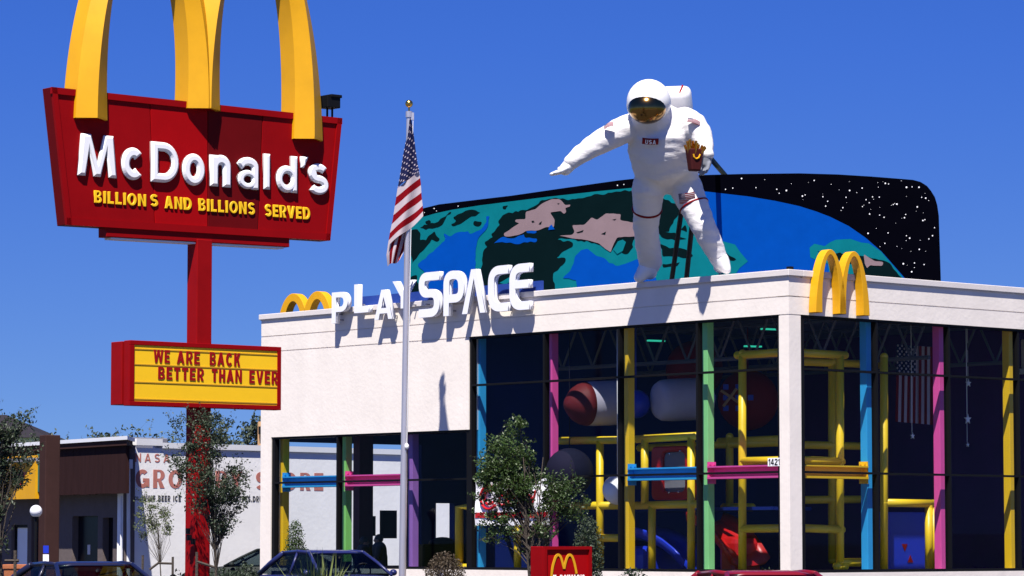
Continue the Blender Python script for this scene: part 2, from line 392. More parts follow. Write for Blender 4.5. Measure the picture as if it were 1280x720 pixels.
def glyph(ch, h=0.10, W=None):
    """list of pieces, each a list of loops, in a box W x 1; h = half stroke"""
    w2 = 2 * h
    if W is None:
        W = {'I': w2, 'M': 0.86, 'W': 0.95, 'l': w2, "'": 0.22, '1': 0.34, '.': w2, ',': w2, 'L': .50, 'E': .52, 'F': .5, 'T': .56,
             'c': .56, 'n': .56, 'a': .58, 'd': .60, 'o': .64, 's': .54, 'O': .72, 'G': .70, 'C': .66, 'D': .66, 'J': .5, 'A': .70, 'V': .66, 'Y': .64, 'N': .64}.get(ch, 0.60)
    r = W; x = 0.72   # x height
    if ch == 'I' or ch == 'l': return W, [[[(0, 0), (w2, 0), (w2, 1), (0, 1)]]]
    if ch == 'L': return W, [[[(0, 0), (r, 0), (r, w2), (w2, w2), (w2, 1), (0, 1)]]]
    if ch == 'E': return W, [[[(0, 0), (r, 0), (r, w2), (w2, w2), (w2, .5 - h), (r * .9, .5 - h), (r * .9, .5 + h), (w2, .5 + h), (w2, 1 - w2), (r, 1 - w2), (r, 1), (0, 1)]]]
    if ch == 'F': return W, [[[(0, 0), (w2, 0), (w2, .45 - h), (r * .88, .45 - h), (r * .88, .45 + h), (w2, .45 + h), (w2, 1 - w2), (r, 1 - w2), (r, 1), (0, 1)]]]
    if ch == 'T': return W, [[[(r / 2 - h, 0), (r / 2 + h, 0), (r / 2 + h, 1 - w2), (r, 1 - w2), (r, 1), (0, 1), (0, 1 - w2), (r / 2 - h, 1 - w2)]]]
    if ch == 'H': return W, [[[(0, 0), (w2, 0), (w2, .5 - h), (r - w2, .5 - h), (r - w2, 0), (r, 0), (r, 1), (r - w2, 1), (r - w2, .5 + h), (w2, .5 + h), (w2, 1), (0, 1)]]]
    if ch == 'N': return W, [[[(0, 0), (w2 * .95, 0), (w2 * .95, .66), (r - w2, 0), (r, 0), (r, 1), (r - w2 * .95, 1), (r - w2 * .95, .34), (w2, 1), (0, 1)]]]
    if ch == 'M': return W, [[[(0, 0), (w2, 0), (w2 + .075, .66), (r / 2 - h * .9, 0), (r / 2 + h * .9, 0), (r - w2 - .075, .66), (r - w2, 0), (r, 0), (r - .10, 1), (r - .10 - w2 * 1.2, 1), (r / 2, .34), (.10 + w2 * 1.2, 1), (.10, 1)]]]
    if ch == 'V': return W, [[[(r / 2 - h * 1.1, 0), (r / 2 + h * 1.1, 0), (r, 1), (r - w2 * 1.05, 1), (r / 2, .30), (w2 * 1.05, 1), (0, 1)]]]
    if ch == 'W': return W, [[[(r * .25 - h, 0), (r * .25 + h, 0), (r / 2, .62), (r * .75 - h, 0), (r * .75 + h, 0), (r, 1), (r - w2, 1), (r * .74, .36), (r / 2 + h, 1), (r / 2 - h, 1), (r * .26, .36), (w2, 1), (0, 1)]]]
    if ch == 'Y': return W, [[[(r / 2 - h, 0), (r / 2 + h, 0), (r / 2 + h, .42), (r, 1), (r - w2 * 1.1, 1), (r / 2, .60), (w2 * 1.1, 1), (0, 1), (r / 2 - h, .42)]]]
    if ch == 'K': return W, [[[(0, 0), (w2, 0), (w2, .34), (w2 + .10, .46), (r - w2 * 1.15, 0), (r, 0), (w2 + .22, .60), (r, 1), (r - w2 * 1.2, 1), (w2, .58), (w2, 1), (0, 1)]]]
    if ch == 'A': return W, [[[(0, 0), (w2 * 1.05, 0), (w2 * 1.05 + .055, .2), (r - w2 * 1.05 - .055, .2), (r - w2 * 1.05, 0), (r, 0), (r / 2 + h * 1.1, 1), (r / 2 - h * 1.1, 1)],
                              [(w2 * 1.05 + .10, .2 + w2 * .85), (r - w2 * 1.05 - .10, .2 + w2 * .85), (r / 2, .76)]]]
    if ch in 'Oo0':
        t = 1 if ch != 'o' else x
        return W, [[arc(r / 2, t / 2, r / 2, t / 2, 0, 360, 32)[:-1], arc(r / 2, t / 2, r / 2 - w2, t / 2 - w2 * .9, 0, 360, 28)[:-1]]]
    if ch == 'D':
        q = r * .55
        return W, [[[(0, 0)] + arc(r - q, .5, q, .5, -90, 90, 16) + [(0, 1)], [(w2, w2)] + arc(r - q, .5, q - w2, .5 - w2, -90, 90, 14) + [(w2, 1 - w2)]]]
    if ch in 'Cc':
        t = 1 if ch == 'C' else x
        return W, [[ribbon(arc(r / 2, t / 2, r / 2 - h, t / 2 - h, 42, 318, 26), w2)]]
    if ch == 'G':
        return W, [[ribbon(arc(r / 2, .5, r / 2 - h, .5 - h, 48, 330, 26), w2)], [[(r * .52, .34), (r, .34), (r, .52), (r * .52, .52)]], [[(r - w2 * .8, .06), (r, .06), (r, .34), (r - w2 * .8, .34)]]]
    if ch in 'Ss':
        h = min(h, (1 if ch == 'S' else x) / 8.0); w2 = 2 * h
        t = 1 if ch == 'S' else x
        rx = r / 2 - h; ry = t / 4 - h * .5
        p = arc(r / 2, t - h - ry, rx * .96, ry, 28, 210, 14)[:-1] + arc(r / 2, t - h - ry, rx * .96, ry, 210, 262, 5)[1:] + arc(r / 2, h + ry, rx, ry, 82, -152, 20)
        return W, [[ribbon(p, w2)]]
    if ch == 'U': return W, [[ribbon([(h, 1)] + arc(r / 2, r / 2, r / 2 - h, r / 2 - h, 180, 360, 14) + [(r - h, 1)], w2)]]
    if ch == 'B':
        q = .25
        return W, [[[(0, 0)] + arc(r - q * 1.05, .27, q * 1.05, .27, -90, 80, 10) + arc(r - q - .04, .76, q, .24, -70, 90, 10) + [(0, 1)],
                    [(w2, w2)] + arc(r - q * 1.05, .28, q - w2 + .02, .28 - w2 + .04, -90, 90, 8) + [(w2, .44)],
                    [(w2, .60)] + arc(r - q - .04, .73, q - w2 + .03, .13, -90, 90, 8) + [(w2, 1 - w2 * .9)]]]
    if ch in 'PR':
        q = .28
        hole = [(w2, .5 + .02)] + arc(r - q, .71, q - w2, .19, -90, 90, 8) + [(w2, .90 if h > .06 else .92)]
        if ch == 'P': out = [(0, 0), (w2, 0), (w2, .38)] + arc(r - q, .69, q, .31, -90, 90, 12) + [(0, 1)]
        else: out = [(0, 0), (w2, 0), (w2, .38), (r * .42, .38), (r - w2 * 1.15, 0), (r, 0), (r * .72, .40)] + arc(r - q, .71, q, .29, -70, 90, 12) + [(0, 1)]
        return W, [[out, hole]]
    if ch == 'n': return W, [[[(0, 0), (w2, 0), (w2, x * .58)] + arc(r / 2, x * .60, r / 2 - w2, x * .40 - w2, 180, 0, 10) + [(r - w2, 0), (r, 0), (r, x * .6)] + arc(r / 2 + .02, x * .62, r / 2 - .02, x * .38, 0, 108, 10) + [(w2 * 1.02, x * .82), (w2, x * .98), (0, x * .98)]]]
    if ch == 'a':
        h = min(h, .092); w2 = 2 * h
        return W, [[ribbon([(.06, x * .70)] + arc(r / 2, x - h - .13, r / 2 - h, .13, 160, 0, 10) + [(r - h, 0.0)], w2)],
                   [arc(r / 2 - .02, .215, r / 2 - .02, .215, 0, 360, 22)[:-1], arc(r / 2, .215, r / 2 - w2 * .95, .085, 0, 360, 16)[:-1]]]
    if ch == 'd': return W, [[[(r - w2, 0), (r, 0), (r, 1), (r - w2, 1)]], [arc(r / 2 - .01, x / 2, r / 2 - .01, x / 2 + .01, 0, 360, 26)[:-1], arc(r / 2, x / 2, r / 2 - w2 * .98, x / 2 - w2 * .9, 0, 360, 20)[:-1]]]
    if ch == "'": return W, [[[(.02, .66), (.11, .66), (.22, 1.0), (.02, 1.0)]]]
    if ch == '1': return W, [[[(r - w2, 0), (r, 0), (r, 1), (r - w2, 1), (0, .80), (0, .80 - w2), (r - w2, .78)]]]
    if ch == '2': return W, [[ribbon(arc(r / 2, .70, r / 2 - h, .30 - h, 165, -20, 12) + [(h * 1.3, w2)], w2)], [[(0, 0), (r, 0), (r, w2), (0, w2)]]]
    if ch == '4': return W, [[[(r - w2 * 1.6, 0), (r - w2 * .6, 0), (r - w2 * .6, .22), (r, .22), (r, .22 + w2), (r - w2 * .6, .22 + w2), (r - w2 * .6, 1), (r - w2 * 1.7, 1), (0, .22 + w2), (0, .22), (r - w2 * 1.6, .22)],
                              [(w2 * 1.1, .22 + w2), (r - w2 * 1.6, .22 + w2), (r - w2 * 1.6, .78)]]]
    if ch in '.,': return W, [[[(0, 0), (w2, 0), (w2, w2), (0, w2)]]]
    return W, []
def word(txt, pl, d, x0, z0, hgt, width, m, parent, name='letter', h=0.10, gap=0.12, space=0.34, extrude=0.02, bevel=0.0, one=False, slope=0.0):
    """lettering on plane pl, fitted to the given width; one object per letter"""
    adv = 0; items = []
    for ch in txt:
        if ch == ' ': adv += space; continue
        W, pcs = glyph(ch, h); items.append((ch, adv, pcs)); adv += W + gap
    sx = width / (adv - gap); allb = []
    for ch, a, pcs in items:
        bms = []
        for k, loops in enumerate(pcs):
            lp = [[((a + q[0]) * sx, q[1] * hgt) for q in l] for l in loops]
            bms.append(curve_bm(lp, extrude, bevel, pl.mat(d) @ Matrix.Translation((x0, z0, 0)), zoff=0.0015 * k))
        b = join(bms)
        if one: allb.append(b)
        else: mk(name, b, m, parent)
    if one: mk(name, join(allb), m, parent)

# ------------------------------------------------------------------ plants
def rv(): 
    while True:
        v = Vector((random.uniform(-1, 1), random.uniform(-1, 1), random.uniform(-1, 1)))
        if 0.05 < v.length < 1: return v
def leaf(bm, p, s, up=0.3):
    n = rv().normalized() + Vector((0, 0, up)); n.normalize()
    a = n.cross(rv()).normalized(); b = n.cross(a)
    q = [p - a * s * .5, p + b * s * .27 + n * s * .05, p + a * s * .6, p - b * s * .27 + n * s * .05]
    bm.faces.new([bm.verts.new(x) for x in q])
def tree(name, label, base, hgt, crown, leafmat, nleaf=2600, ls=0.09, trunk_r=0.06, stems=1, clumps=60, crad=0.32, lean=(0, 0), group=None, cat='tree', trunk_h=None):
    """crown: list of (dx, dy, z, rx, ry, rz) ellipsoids that hold the leaf clumps"""
    base = Vector(base); t = thing(name, label, cat, base, group)
    tb = BM(); lb = BM()
    cz = sum(c[2] for c in crown) / len(crown)
    tops = []
    for s in range(stems):
        off = Vector((random.uniform(-.1, .1), random.uniform(-.1, .1), 0)) * (stems > 1)
        tip = base + Vector((lean[0], lean[1], 0)) + Vector((random.uniform(-.3, .3), random.uniform(-.3, .3), 0)) * (stems > 1) + Z * (hgt * .74)
        n = 8; pts = []
        for i in range(n + 1):
            k = i / n
            pts.append(base + off + (tip - base - off) * k + Vector((math.sin(k * 5 + s) * .04, math.cos(k * 4 + s * 2) * .04, 0)) * hgt * .25 * (k > 0))
        tube(tb, pts, [trunk_r * (1.25 if i == 0 else 1) * (1 - .82 * i / n) / (stems ** .4) for i in range(n + 1)], 8)
        tops.append(pts)
    vols = [c[3] * c[4] * c[5] for c in crown]; sv = sum(vols)
    for i in range(clumps):
        c = random.choices(crown, vols)[0]
        d = rv(); d *= (0.45 + 0.55 * random.random()) / max(d.length, .3) * d.length ** .35
        ctr = base + Vector((c[0] + d.x * c[3], c[1] + d.y * c[4], c[2] + d.z * c[5]))
        pts = random.choice(tops); zf = (ctr.z - base.z) / hgt
        j = max(1, min(len(pts) - 2, int((zf * .86) * len(pts))))
        a = pts[j]; mid = a.lerp(ctr, .55) + rv() * .12 + Z * .05
        r0 = trunk_r * .33 * (1 - .6 * zf)
        tube(tb, [a, mid, ctr], [r0, r0 * .6, r0 * .2], 5, cap=False)
        k = int(nleaf / clumps * random.uniform(.4, 1.6)); cr = crad * random.uniform(.55, 1.25)
        for _ in range(k):
            v = rv(); v *= random.random() ** .25 / max(v.length, .2)
            p = ctr + Vector((v.x * cr, v.y * cr, v.z * cr * .8))
            leaf(lb, p, ls * random.uniform(.6, 1.35))
        for _ in range(3):                       # loose twigs that stick out
            e = ctr + rv().normalized() * cr * 1.7 + Z * .1
            tube(tb, [ctr, e], [r0 * .22, r0 * .08], 4, cap=False)
            for q in range(int(k * .10)): leaf(lb, ctr.lerp(e, random.uniform(.4, 1.0)) + rv() * .05, ls)
    mk('trunk', tb, M['bark'], t, smooth='all')
    mk('crown', lb, leafmat, t, recalc=False)
    return t
def shrub(name, label, base, rx, rz, m, n=1400, ls=0.06, cone=False, group=None):
    base = Vector(base); t = thing(name, label, 'shrub', base, group); lb = BM(); sb = BM()
    for _ in range(n):
        v = rv(); v *= random.random() ** .3 / max(v.length, .2)
        zz = (v.z + 1) * .5; k = 1.0
        if cone: k = (1 - zz) ** .6 * 1.15
        p = base + Vector((v.x * rx * k, v.y * rx * k, .06 + zz * rz)) + rv() * .05
        leaf(lb, p, ls * random.uniform(.6, 1.4))
    for i in range(6):
        e = base + Vector((random.uniform(-1, 1) * rx * .5, random.uniform(-1, 1) * rx * .5, rz * .8))
        tube(sb, [base, base.lerp(e, .5) + rv() * .04, e], [.025, .018, .006], 5)
    mk('stem', sb, M['bark'], t); mk('foliage', lb, m, t, recalc=False)
    return t

# ------------------------------------------------------------------ facade planes
Yc = 66.0
C = P(988, 676, Yc); C.z = 0
UL = Vector((-.6615, .7499, 0)).normalized(); VR = Vector((.7499, .6615, 0)).normalized()
Lf = Plane(C, -UL)              # left facade: x runs from -17.8 (far left) to 0 (corner)
Rf = Plane(C, VR)               # right facade: x runs from 0 (corner) to the right
LEN, DEP = 17.8, 11.5
ZT, ZB, ZR, ZF, ZTR, ZLW, ZTL, ZS, FL = 7.12, 6.965, 6.575, 6.21, 5.11, 4.11, 3.0, 0.98, 0.42
Ef = Plane(C + UL * LEN, VR)     # inner side of the far-left end wall (seen from inside, axis along v)
Bf = Plane(C + VR * DEP, -UL)    # back wall

# ------------------------------------------------------------------ ground
def sheet(name, x0, x1, y0, y1, z, m):
    b = BM(); b.faces.new([b.verts.new(p) for p in ((x0, y0, z), (x1, y0, z), (x1, y1, z), (x0, y1, z))]); return struct(name, b, m)
sheet('ground', -2500, 2500, -300, 4500, -0.004, M['grass'])
sheet('road', -400, 400, 4, 22, 0.0, M['asphalt'])
sheet('parking_lot', -60, 60, 27, 120, 0.004, M['asphalt'])
b = BM(); box(b, (0, 24.6, .05), 120, 2.4, .2); struct('pavement', b, M['concrete'])
b = BM(); pbox(b, Lf, -LEN - 1.5, 1.6, 0.0, .3, -DEP - 1.5, 2.2); struct('planting_bed', b, M['mulch'])

# ================================================================== the restaurant
bld = thing('restaurant_building', 'white stucco restaurant with dark glass walls, coloured columns and a corner pillar', 'restaurant', C + UL * 6 + VR * 5)
xw = Lf.hit(586, 480)[0]; xe = Lf.hit(338.5, 620)[0]; xc = Lf.hit(974, 500)[0]; rc = Rf.hit(1004, 500)[0]
RW, RG = 12.0, 9.7                       # length of right facade, end of its glazing
TH = .34
def part(name, m, boxes, bevel=0.0, label=None, parent=None):
    b = BM()
    for pl, x0, x1, z0, z1, d0, d1 in boxes: pbox(b, pl, x0, x1, z0, z1, d0, d1)
    return mk(name, b, m, parent or bld, bevel=bevel, label=label)
part('fascia', M['stucco'], [(Lf, -LEN, 0, ZF, ZR - .012, -TH, 0)])
part('fascia', M['stucco'], [(Lf, -LEN, 0, ZR + .012, ZB, -TH, 0), (Lf, -LEN + .02, -.02, ZR - .012, ZR + .012, -TH, -.02)])
part('fascia', M['stucco'], [(Rf, TH, RW, ZF, ZR - .012, -TH, 0)])
part('fascia', M['stucco'], [(Rf, TH, RW, ZR + .012, ZB, -TH, 0), (Rf, .02, RW - .02, ZR - .012, ZR + .012, -TH, -.02)])
part('coping', M['stucco_trim'], [(Lf, -LEN - .05, .05, ZB + .025, ZT, -TH - .05, .05), (Lf, -LEN - .02, .02, ZB, ZB + .025, -TH, .02)], bevel=.012)
part('coping', M['stucco_trim'], [(Rf, TH + .05, RW + .05, ZB + .025, ZT, -TH - .05, .05), (Rf, TH + .05, RW + .02, ZB, ZB + .025, -TH, .02)], bevel=.012)
part('wall', M['stucco'], [(Lf, -LEN, xw, ZLW, ZF - .025, -TH, 0), (Lf, -LEN + .02, xw - .02, ZF - .025, ZF, -TH, -.02)])
part('wall', M['stucco'], [(Lf, -LEN, xe, 0.3, ZLW, -TH, 0)])
part('corner_column', M['stucco'], [(Lf, xc, -.004, 0.3, ZF - .02, -TH - .01, -.004), (Lf, xc + .02, -.02, ZF - .02, ZF, -TH, -.02)])
part('knee_wall', M['stucco'], [(Lf, xe, xc, .3, ZS - .03, -TH, -.02)])
part('knee_wall', M['stucco'], [(Rf, rc, RG, .3, ZS - .03, -TH, -.02)])
part('wall', M['stucco'], [(Rf, RG, RW, .3, ZF, -TH, 0)])
part('roof', M['grey_metal'], [(Lf, -LEN + TH, -TH, 6.62, 6.8, -DEP, -TH)])
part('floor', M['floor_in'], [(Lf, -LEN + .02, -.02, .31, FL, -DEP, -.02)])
# end wall with its far windows
ops = [(Ef.hit(344, 620, 0)[0], Ef.hit(512, 620)[0], .98, Ef.hit(430, 554)[1]),
       (Ef.hit(520, 620)[0], Ef.hit(527, 620)[0], .98, Ef.hit(523, 556)[1]),
       (Ef.hit(545, 660)[0], Ef.hit(568, 660)[0], .98, Ef.hit(556, 629)[1])]
bx = []; x = TH
for (a, c, z0, z1) in ops:
    bx += [(Ef, x, a, .3, 6.8, -.2, 0), (Ef, a, c, .3, z0, -.2, 0), (Ef, a, c, z1, 6.8, -.2, 0)]; x = c
bx.append((Ef, x, DEP, .3, 6.8, -.2, 0))
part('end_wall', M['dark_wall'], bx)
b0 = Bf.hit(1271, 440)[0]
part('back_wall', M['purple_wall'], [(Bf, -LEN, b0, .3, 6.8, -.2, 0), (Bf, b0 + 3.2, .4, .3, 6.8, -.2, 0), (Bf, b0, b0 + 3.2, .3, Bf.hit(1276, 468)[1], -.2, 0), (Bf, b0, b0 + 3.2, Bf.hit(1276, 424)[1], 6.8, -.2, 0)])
part('window_sill', M['metal_white'], [(Bf, b0, b0 + 3.2, Bf.hit(1276, 468)[1], Bf.hit(1276, 461)[1], -.15, .05)])
xp = Lf.hit(590, 600, -.6)[0]
part('partition', M['dark_wall'], [(Lf, xp - .15, xp, FL, 6.6, -DEP, -.9)])
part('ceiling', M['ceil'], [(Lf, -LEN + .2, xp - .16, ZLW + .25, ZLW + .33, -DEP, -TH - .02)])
part('interior_column', M['maroon_wall'], [(Ef, Ef.hit(440, 600)[0], Ef.hit(457, 600)[0], FL, ZLW + .2, .05, .3)])
part('side_wall', M['stucco'], [(Rf, RW - TH, RW, .3, 6.8, -DEP, -TH)])
part('picture', M['black'], [(Ef, Ef.hit(456, 660)[0], Ef.hit(469, 660)[0], Ef.hit(460, 670)[1], Ef.hit(460, 645)[1], -.03, .02)])
part('picture', M['black'], [(Ef, Ef.hit(475.5, 660)[0], Ef.hit(495.5, 660)[0], Ef.hit(485, 673)[1], Ef.hit(485, 638)[1], -.03, .02)])

def window(pl, x0, x1, z0, z1, mull, trans, fw=.07):
    b = BM()
    pbox(b, pl, x0, x0 + fw, z0, z1, -.17, -.03); pbox(b, pl, x1 - fw, x1, z0, z1, -.17, -.03)
    pbox(b, pl, x0 + fw, x1 - fw, z0, z0 + .06, -.17, -.03); pbox(b, pl, x0 + fw, x1 - fw, z1 - .05, z1, -.17, -.03)
    wd = mk('window', b, M['black'], bld)
    for x in mull:
        b = BM(); pbox(b, pl, x - .03, x + .03, z0 + .06, z1 - .05, -.168, -.028); mk('mullion', b, M['black'], wd)
    for z in trans:
        b = BM(); pbox(b, pl, x0 + fw, x1 - fw, z - .022, z + .022, -.165, -.032); mk('transom', b, M['black'], wd)
    xs = [x0 + fw] + list(mull) + [x1 - fw]; zs = [z0 + .06] + list(trans) + [z1 - .05]
    for xa, xb in zip(xs, xs[1:]):
        for za, zb in zip(zs, zs[1:]):
            b = BM(); tw = random.uniform(-.006, .006)
            v = [b.verts.new(pl.pt(*q)) for q in ((xa + .02, za + .01, -.10 + tw), (xb - .02, za + .01, -.10), (xb - .02, zb - .01, -.10 - tw), (xa + .02, zb - .01, -.10))]
            b.faces.new(v); mk('pane', b, M['glass'], wd, recalc=False)
    return wd
window(Lf, xe, xw, ZS - .03, ZLW, [Lf.hit(p, 620)[0] for p in (420, 502)], [ZTL], .11)
window(Lf, xw, xc, ZS - .03, ZF, [Lf.hit(p, 500)[0] for p in (678.5, 772, 870)], [ZTL, ZTR])
window(Rf, rc, RG, ZS - .03, ZF, [Rf.hit(p, 500)[0] for p in (1098, 1188.5, 1275)], [ZTL, ZTR])

CW = .19
lcol = [(348, 'yellow', ZLW + .2), (426, 'green_col', ZLW + .2), (509, 'purple_col', ZLW + .2), (593, 'blue_col', 6.6), (683, 'pink_col', 6.6), (778, 'yellow', 6.6), (877, 'mint_col', 6.6)]
cx = []
for px, m, zt in lcol:
    x = Lf.hit(px, 600, -.28)[0]; cx.append(x)
    b = BM(); pbox(b, Lf, x, x + CW, FL, zt, -.28 - CW, -.28)
    pbox(b, Lf, x - .03, x + CW + .03, FL, FL + .04, -.31 - CW, -.25)
    mk('column', b, M[m], bld, bevel=.008)
rx = []
for px, m in ((1092, 'blue_col'), (1183, 'pink_col'), (1270, 'yellow'), (1362, 'mint_col')):
    x = Rf.hit(px, 600, -.28)[0]; rx.append(x)
    b = BM(); pbox(b, Rf, x - CW, x, FL, 6.6, -.28 - CW, -.28); mk('column', b, M[m], bld, bevel=.008)
def ibeam(pl, x0, x1, m, plate_at):
    b = BM(); zc = ZTL + .02; h = .135; dc = -.375
    pbox(b, pl, x0, x1, zc - h, zc - h + .045, dc - .15, dc + .15); pbox(b, pl, x0, x1, zc + h - .03, zc + h, dc - .15, dc + .15)
    pbox(b, pl, x0, x1, zc - h + .045, zc + h - .03, dc - .062, dc - .04)
    o = mk('beam', b, M[m], bld)
    b = BM(); s = .02 if plate_at == x0 else -.02
    pbox(b, pl, min(plate_at, plate_at - s), max(plate_at, plate_at - s), zc - .23, zc + .23, dc - .12, dc + .12)
    for zz in (-.19, -.1, .1, .19):
        for dd in (-.06, .06):
            pbox(b, pl, min(plate_at, plate_at + s * 1.4), max(plate_at, plate_at + s * 1.4), zc + zz - .018, zc + zz + .018, dc + dd - .018, dc + dd + .018)
    mk('bracket', b, M[m], o)
e = .022
ibeam(Lf, cx[0] + CW + e, cx[1], 'blue_col', cx[0] + CW + e); ibeam(Lf, cx[1] + CW + e, cx[2], 'pink_col', cx[1] + CW + e)
ibeam(Lf, cx[5] + CW + e, cx[6], 'blue_col', cx[5] + CW + e); ibeam(Lf, cx[6] + CW + e, xc, 'pink_col', cx[6] + CW + e)
ibeam(Rf, rc, rx[0] - CW - e, 'yellow', rx[0] - CW - e)
for dd in (-2.4, -5.2, -8.0):                       # roof trusses
    b = BM(); z0, z1 = 5.55, 6.5
    tube(b, [Lf.pt(-10, z0, dd), Lf.pt(-.8, z0, dd)], .05, 6); tube(b, [Lf.pt(-10, z1, dd), Lf.pt(-.8, z1, dd)], .05, 6)
    n = 18
    for i in range(n): 
        xa = -10 + 9.2 * i / n; xb = xa + 9.2 / n
        tube(b, [Lf.pt(xa, z0 if i % 2 else z1, dd), Lf.pt(xb, z1 if i % 2 else z0, dd)], .03, 5)
    mk('roof_truss', b, M['truss'], bld)
for px, py in ((820, 426), (962, 411.5), (941, 433)):
    p = P(px, py, 72.5); b = BM(); box(b, p, .42, .10, .035, .5); mk('ceiling_lamp', b, M['lamp'], bld)
b = BM(); pbox(b, Lf, -.16, -.05, ZT + .003, ZT + .07, -.2, -.1); mk('roof_vent', b, M['black'], bld)
# house number
p0 = Lf.hit(960, 572.5, -.02); p1 = Lf.hit(976.5, 582.5, -.02)
b = BM(); pbox(b, Lf, p0[0], p1[0], p1[1], p0[1], -.03, -.012); np_ = mk('number_plate', b, M['white'], bld)
word('1421', Lf, -.0115, p0[0] + .025, p1[1] + .02, (p0[1] - p1[1]) - .04, (p1[0] - p0[0]) - .05, M['black'], np_, 'digit', h=.085, extrude=.004, gap=.14)

# ------------------------------------------------------------------ blue board and the PLAY SPACE letters
t = thing('play_space_letter_sign', 'white raised letters reading PLAY SPACE with a blue strip along the parapet', 'sign', Lf.pt(-11, ZT, 0))
x0, x1 = Lf.hit(452, 370, -.1)[0], Lf.hit(677, 355, -.1)[0]
b = BM(); pbox(b, Lf, x0, x1, ZT + .003, ZT + .235, -.16, -.10); mk('blue_strip', b, M['bluestrip'], t)
b = BM()
for x in (x0 + .5, (x0 + x1) / 2, x1 - .5): tube(b, [Lf.pt(x, ZT + .01, -.2), Lf.pt(x, ZT + .25, -.17)], .02, 6)
mk('strip_bracket', b, M['grey_metal'], t)
DL, EX = .13, .13
def sgl(ch, W, w2):
    h = w2 / 2; r = W
    if ch == 'P': return [[ribbon(rnd([(h, 0), (h, 1 - h), (r - h, 1 - h), (r - h, .38), (2 * h + .001, .38)], [0, .22, .26, .2, 0], 7), w2)]]
    if ch == 'p':   # upright P with square top-left corner
        return [[[(0, 0), (w2, 0), (w2, .36)] + arc(r - .34, .68, .34, .32, -90, 90, 12) + [(0, 1)], [(w2, .53)] + arc(r - .34, .68, .34 - w2, .15, -90, 90, 8) + [(w2, .83)]]]
    if ch == 'S': return [[ribbon(rnd([(r, 1 - h), (h, 1 - h), (h, .53), (r - h, .53), (r - h, h), (0, h)], [0, .34, .22, .22, .34, 0], 8), w2)]]
    if ch == 'A': return [[[(0, 0), (w2 * 1.02, 0), (r / 2 + .0, .80), (r - w2 * 1.02, 0), (r, 0), (r / 2 + h * 1.0, 1), (r / 2 - h * 1.0, 1)]]]
    if ch == 'C': return [[ribbon(rnd([(r, 1 - h), (h, 1 - h), (h, h), (r, h)], [0, .42, .42, 0], 9), w2)]]
    if ch == 'E': return [[ribbon(rnd([(r, 1 - h), (h, 1 - h), (h, h), (r, h)], [0, .42, .42, 0], 9), w2)], [[(w2 * .9, .47), (r * .98, .47), (r * .98, .47 + w2 * .95), (w2 * .9, .47 + w2 * .95)]]]
def bigletter(ch, px0, px1, py0, py1, kind, tilt=0.0, w2=.185):
    d = DL + EX
    xa, zb = Lf.hit(px0, py1, d); xb, zt = Lf.hit(px1, py0, d)
    wdt, hgt = xb - xa, zt - zb
    if kind == 'space': pcs = sgl(ch, wdt / hgt, w2)
    elif ch == 'P': pcs = sgl('p', wdt / hgt, w2)
    else: _, pcs = glyph(ch, w2 / 2, W=wdt / hgt)
    mt = Lf.mat(DL) @ Matrix.Translation((xa, zb, 0)) @ Matrix.Rotation(tilt, 4, 'Z') @ Matrix.Scale(hgt, 4)
    bms = [curve_bm(l, (EX - .042) / hgt, 0, mt, zoff=.002 * k) for k, l in enumerate(pcs)] + [curve_bm(l, .022 / hgt, 0, mt @ Matrix.Translation((0, 0, (EX - .022) / hgt)), zoff=.002 * k) for k, l in enumerate(pcs)]
    lt = mk('letter', join(bms), M['white_letter'], t)
    b = BM()
    for fx, fz in ((.18, .30), (.82 if ch not in 'PL' else .22, .12)):   # stand-off pins back to the wall
        p = mt @ Vector((wdt / hgt * fx, fz, .02)); tube(b, [p, p - Lf.n * .13], .018, 6)
    mk('mounting_pin', b, M['grey_metal'], lt)
bigletter('P', 414.6, 434.5, 364, 404.5, 'play', w2=.21); bigletter('L', 442.6, 460.8, 354, 391.5, 'play', w2=.23)
bigletter('A', 468, 490.5, 361, 400, 'play', w2=.21); bigletter('Y', 490.5, 516, 349.5, 386.5, 'play', w2=.22)
bigletter('S', 523.3, 549.2, 339, 397.3, 'space'); bigletter('P', 554.2, 579.5, 337, 395.3, 'space')
bigletter('A', 577.5, 606.7, 335, 392.8, 'space', w2=.18); bigletter('C', 610, 635, 331, 390.3, 'space'); bigletter('E', 636.7, 661.3, 328.5, 388.5, 'space')

# ------------------------------------------------------------------ golden arches on the parapet
def arches(name, label, pl, xl, xr, z0, z1, d, depth, wd, m, group=None, taper=.72):
    """two tall tapered arches side by side, box section with an open channel face"""
    t = thing(name, label, 'arches', pl.pt((xl + xr) / 2, z0, d), group)
    xm = (xl + xr) / 2
    for a, c in ((xl, xm), (xm, xr)):
        b = BM(); rings = []; N = 26; cxx = (a + c) / 2
        for i in range(N + 1):
            th = math.pi * i / N; k = math.sin(th)
            ex = 1.0
            def pos(hw):
                rx_, rz_ = (c - a) / 2 + hw, (z1 - z0) + hw * .9
                return pl.pt(cxx - rx_ * math.copysign(abs(math.cos(th)) ** ex, math.cos(th)), z0 + rz_ * abs(math.sin(th)) ** 1.0, 0)
            ww = wd / 2 * (1 - (1 - taper) * k)
            o, q = pos(ww), pos(-ww)
            rings.append([b.verts.new(x) for x in (o + pl.n * d, q + pl.n * d, q + pl.n * (d + depth), o + pl.n * (d + depth))])
        for r0, r1 in zip(rings, rings[1:]):
            for j in range(4): b.faces.new((r0[j], r0[(j + 1) % 4], r1[(j + 1) % 4], r1[j]))
        b.faces.new(rings[0]); b.faces.new(rings[-1][::-1])
        mk('arch', b, m, t, bevel=.008)
    return t
d = .02
zb = Rf.hit(1050, 392, d + .25)[1]; zt = Rf.hit(1050, 312, d + .25)[1]
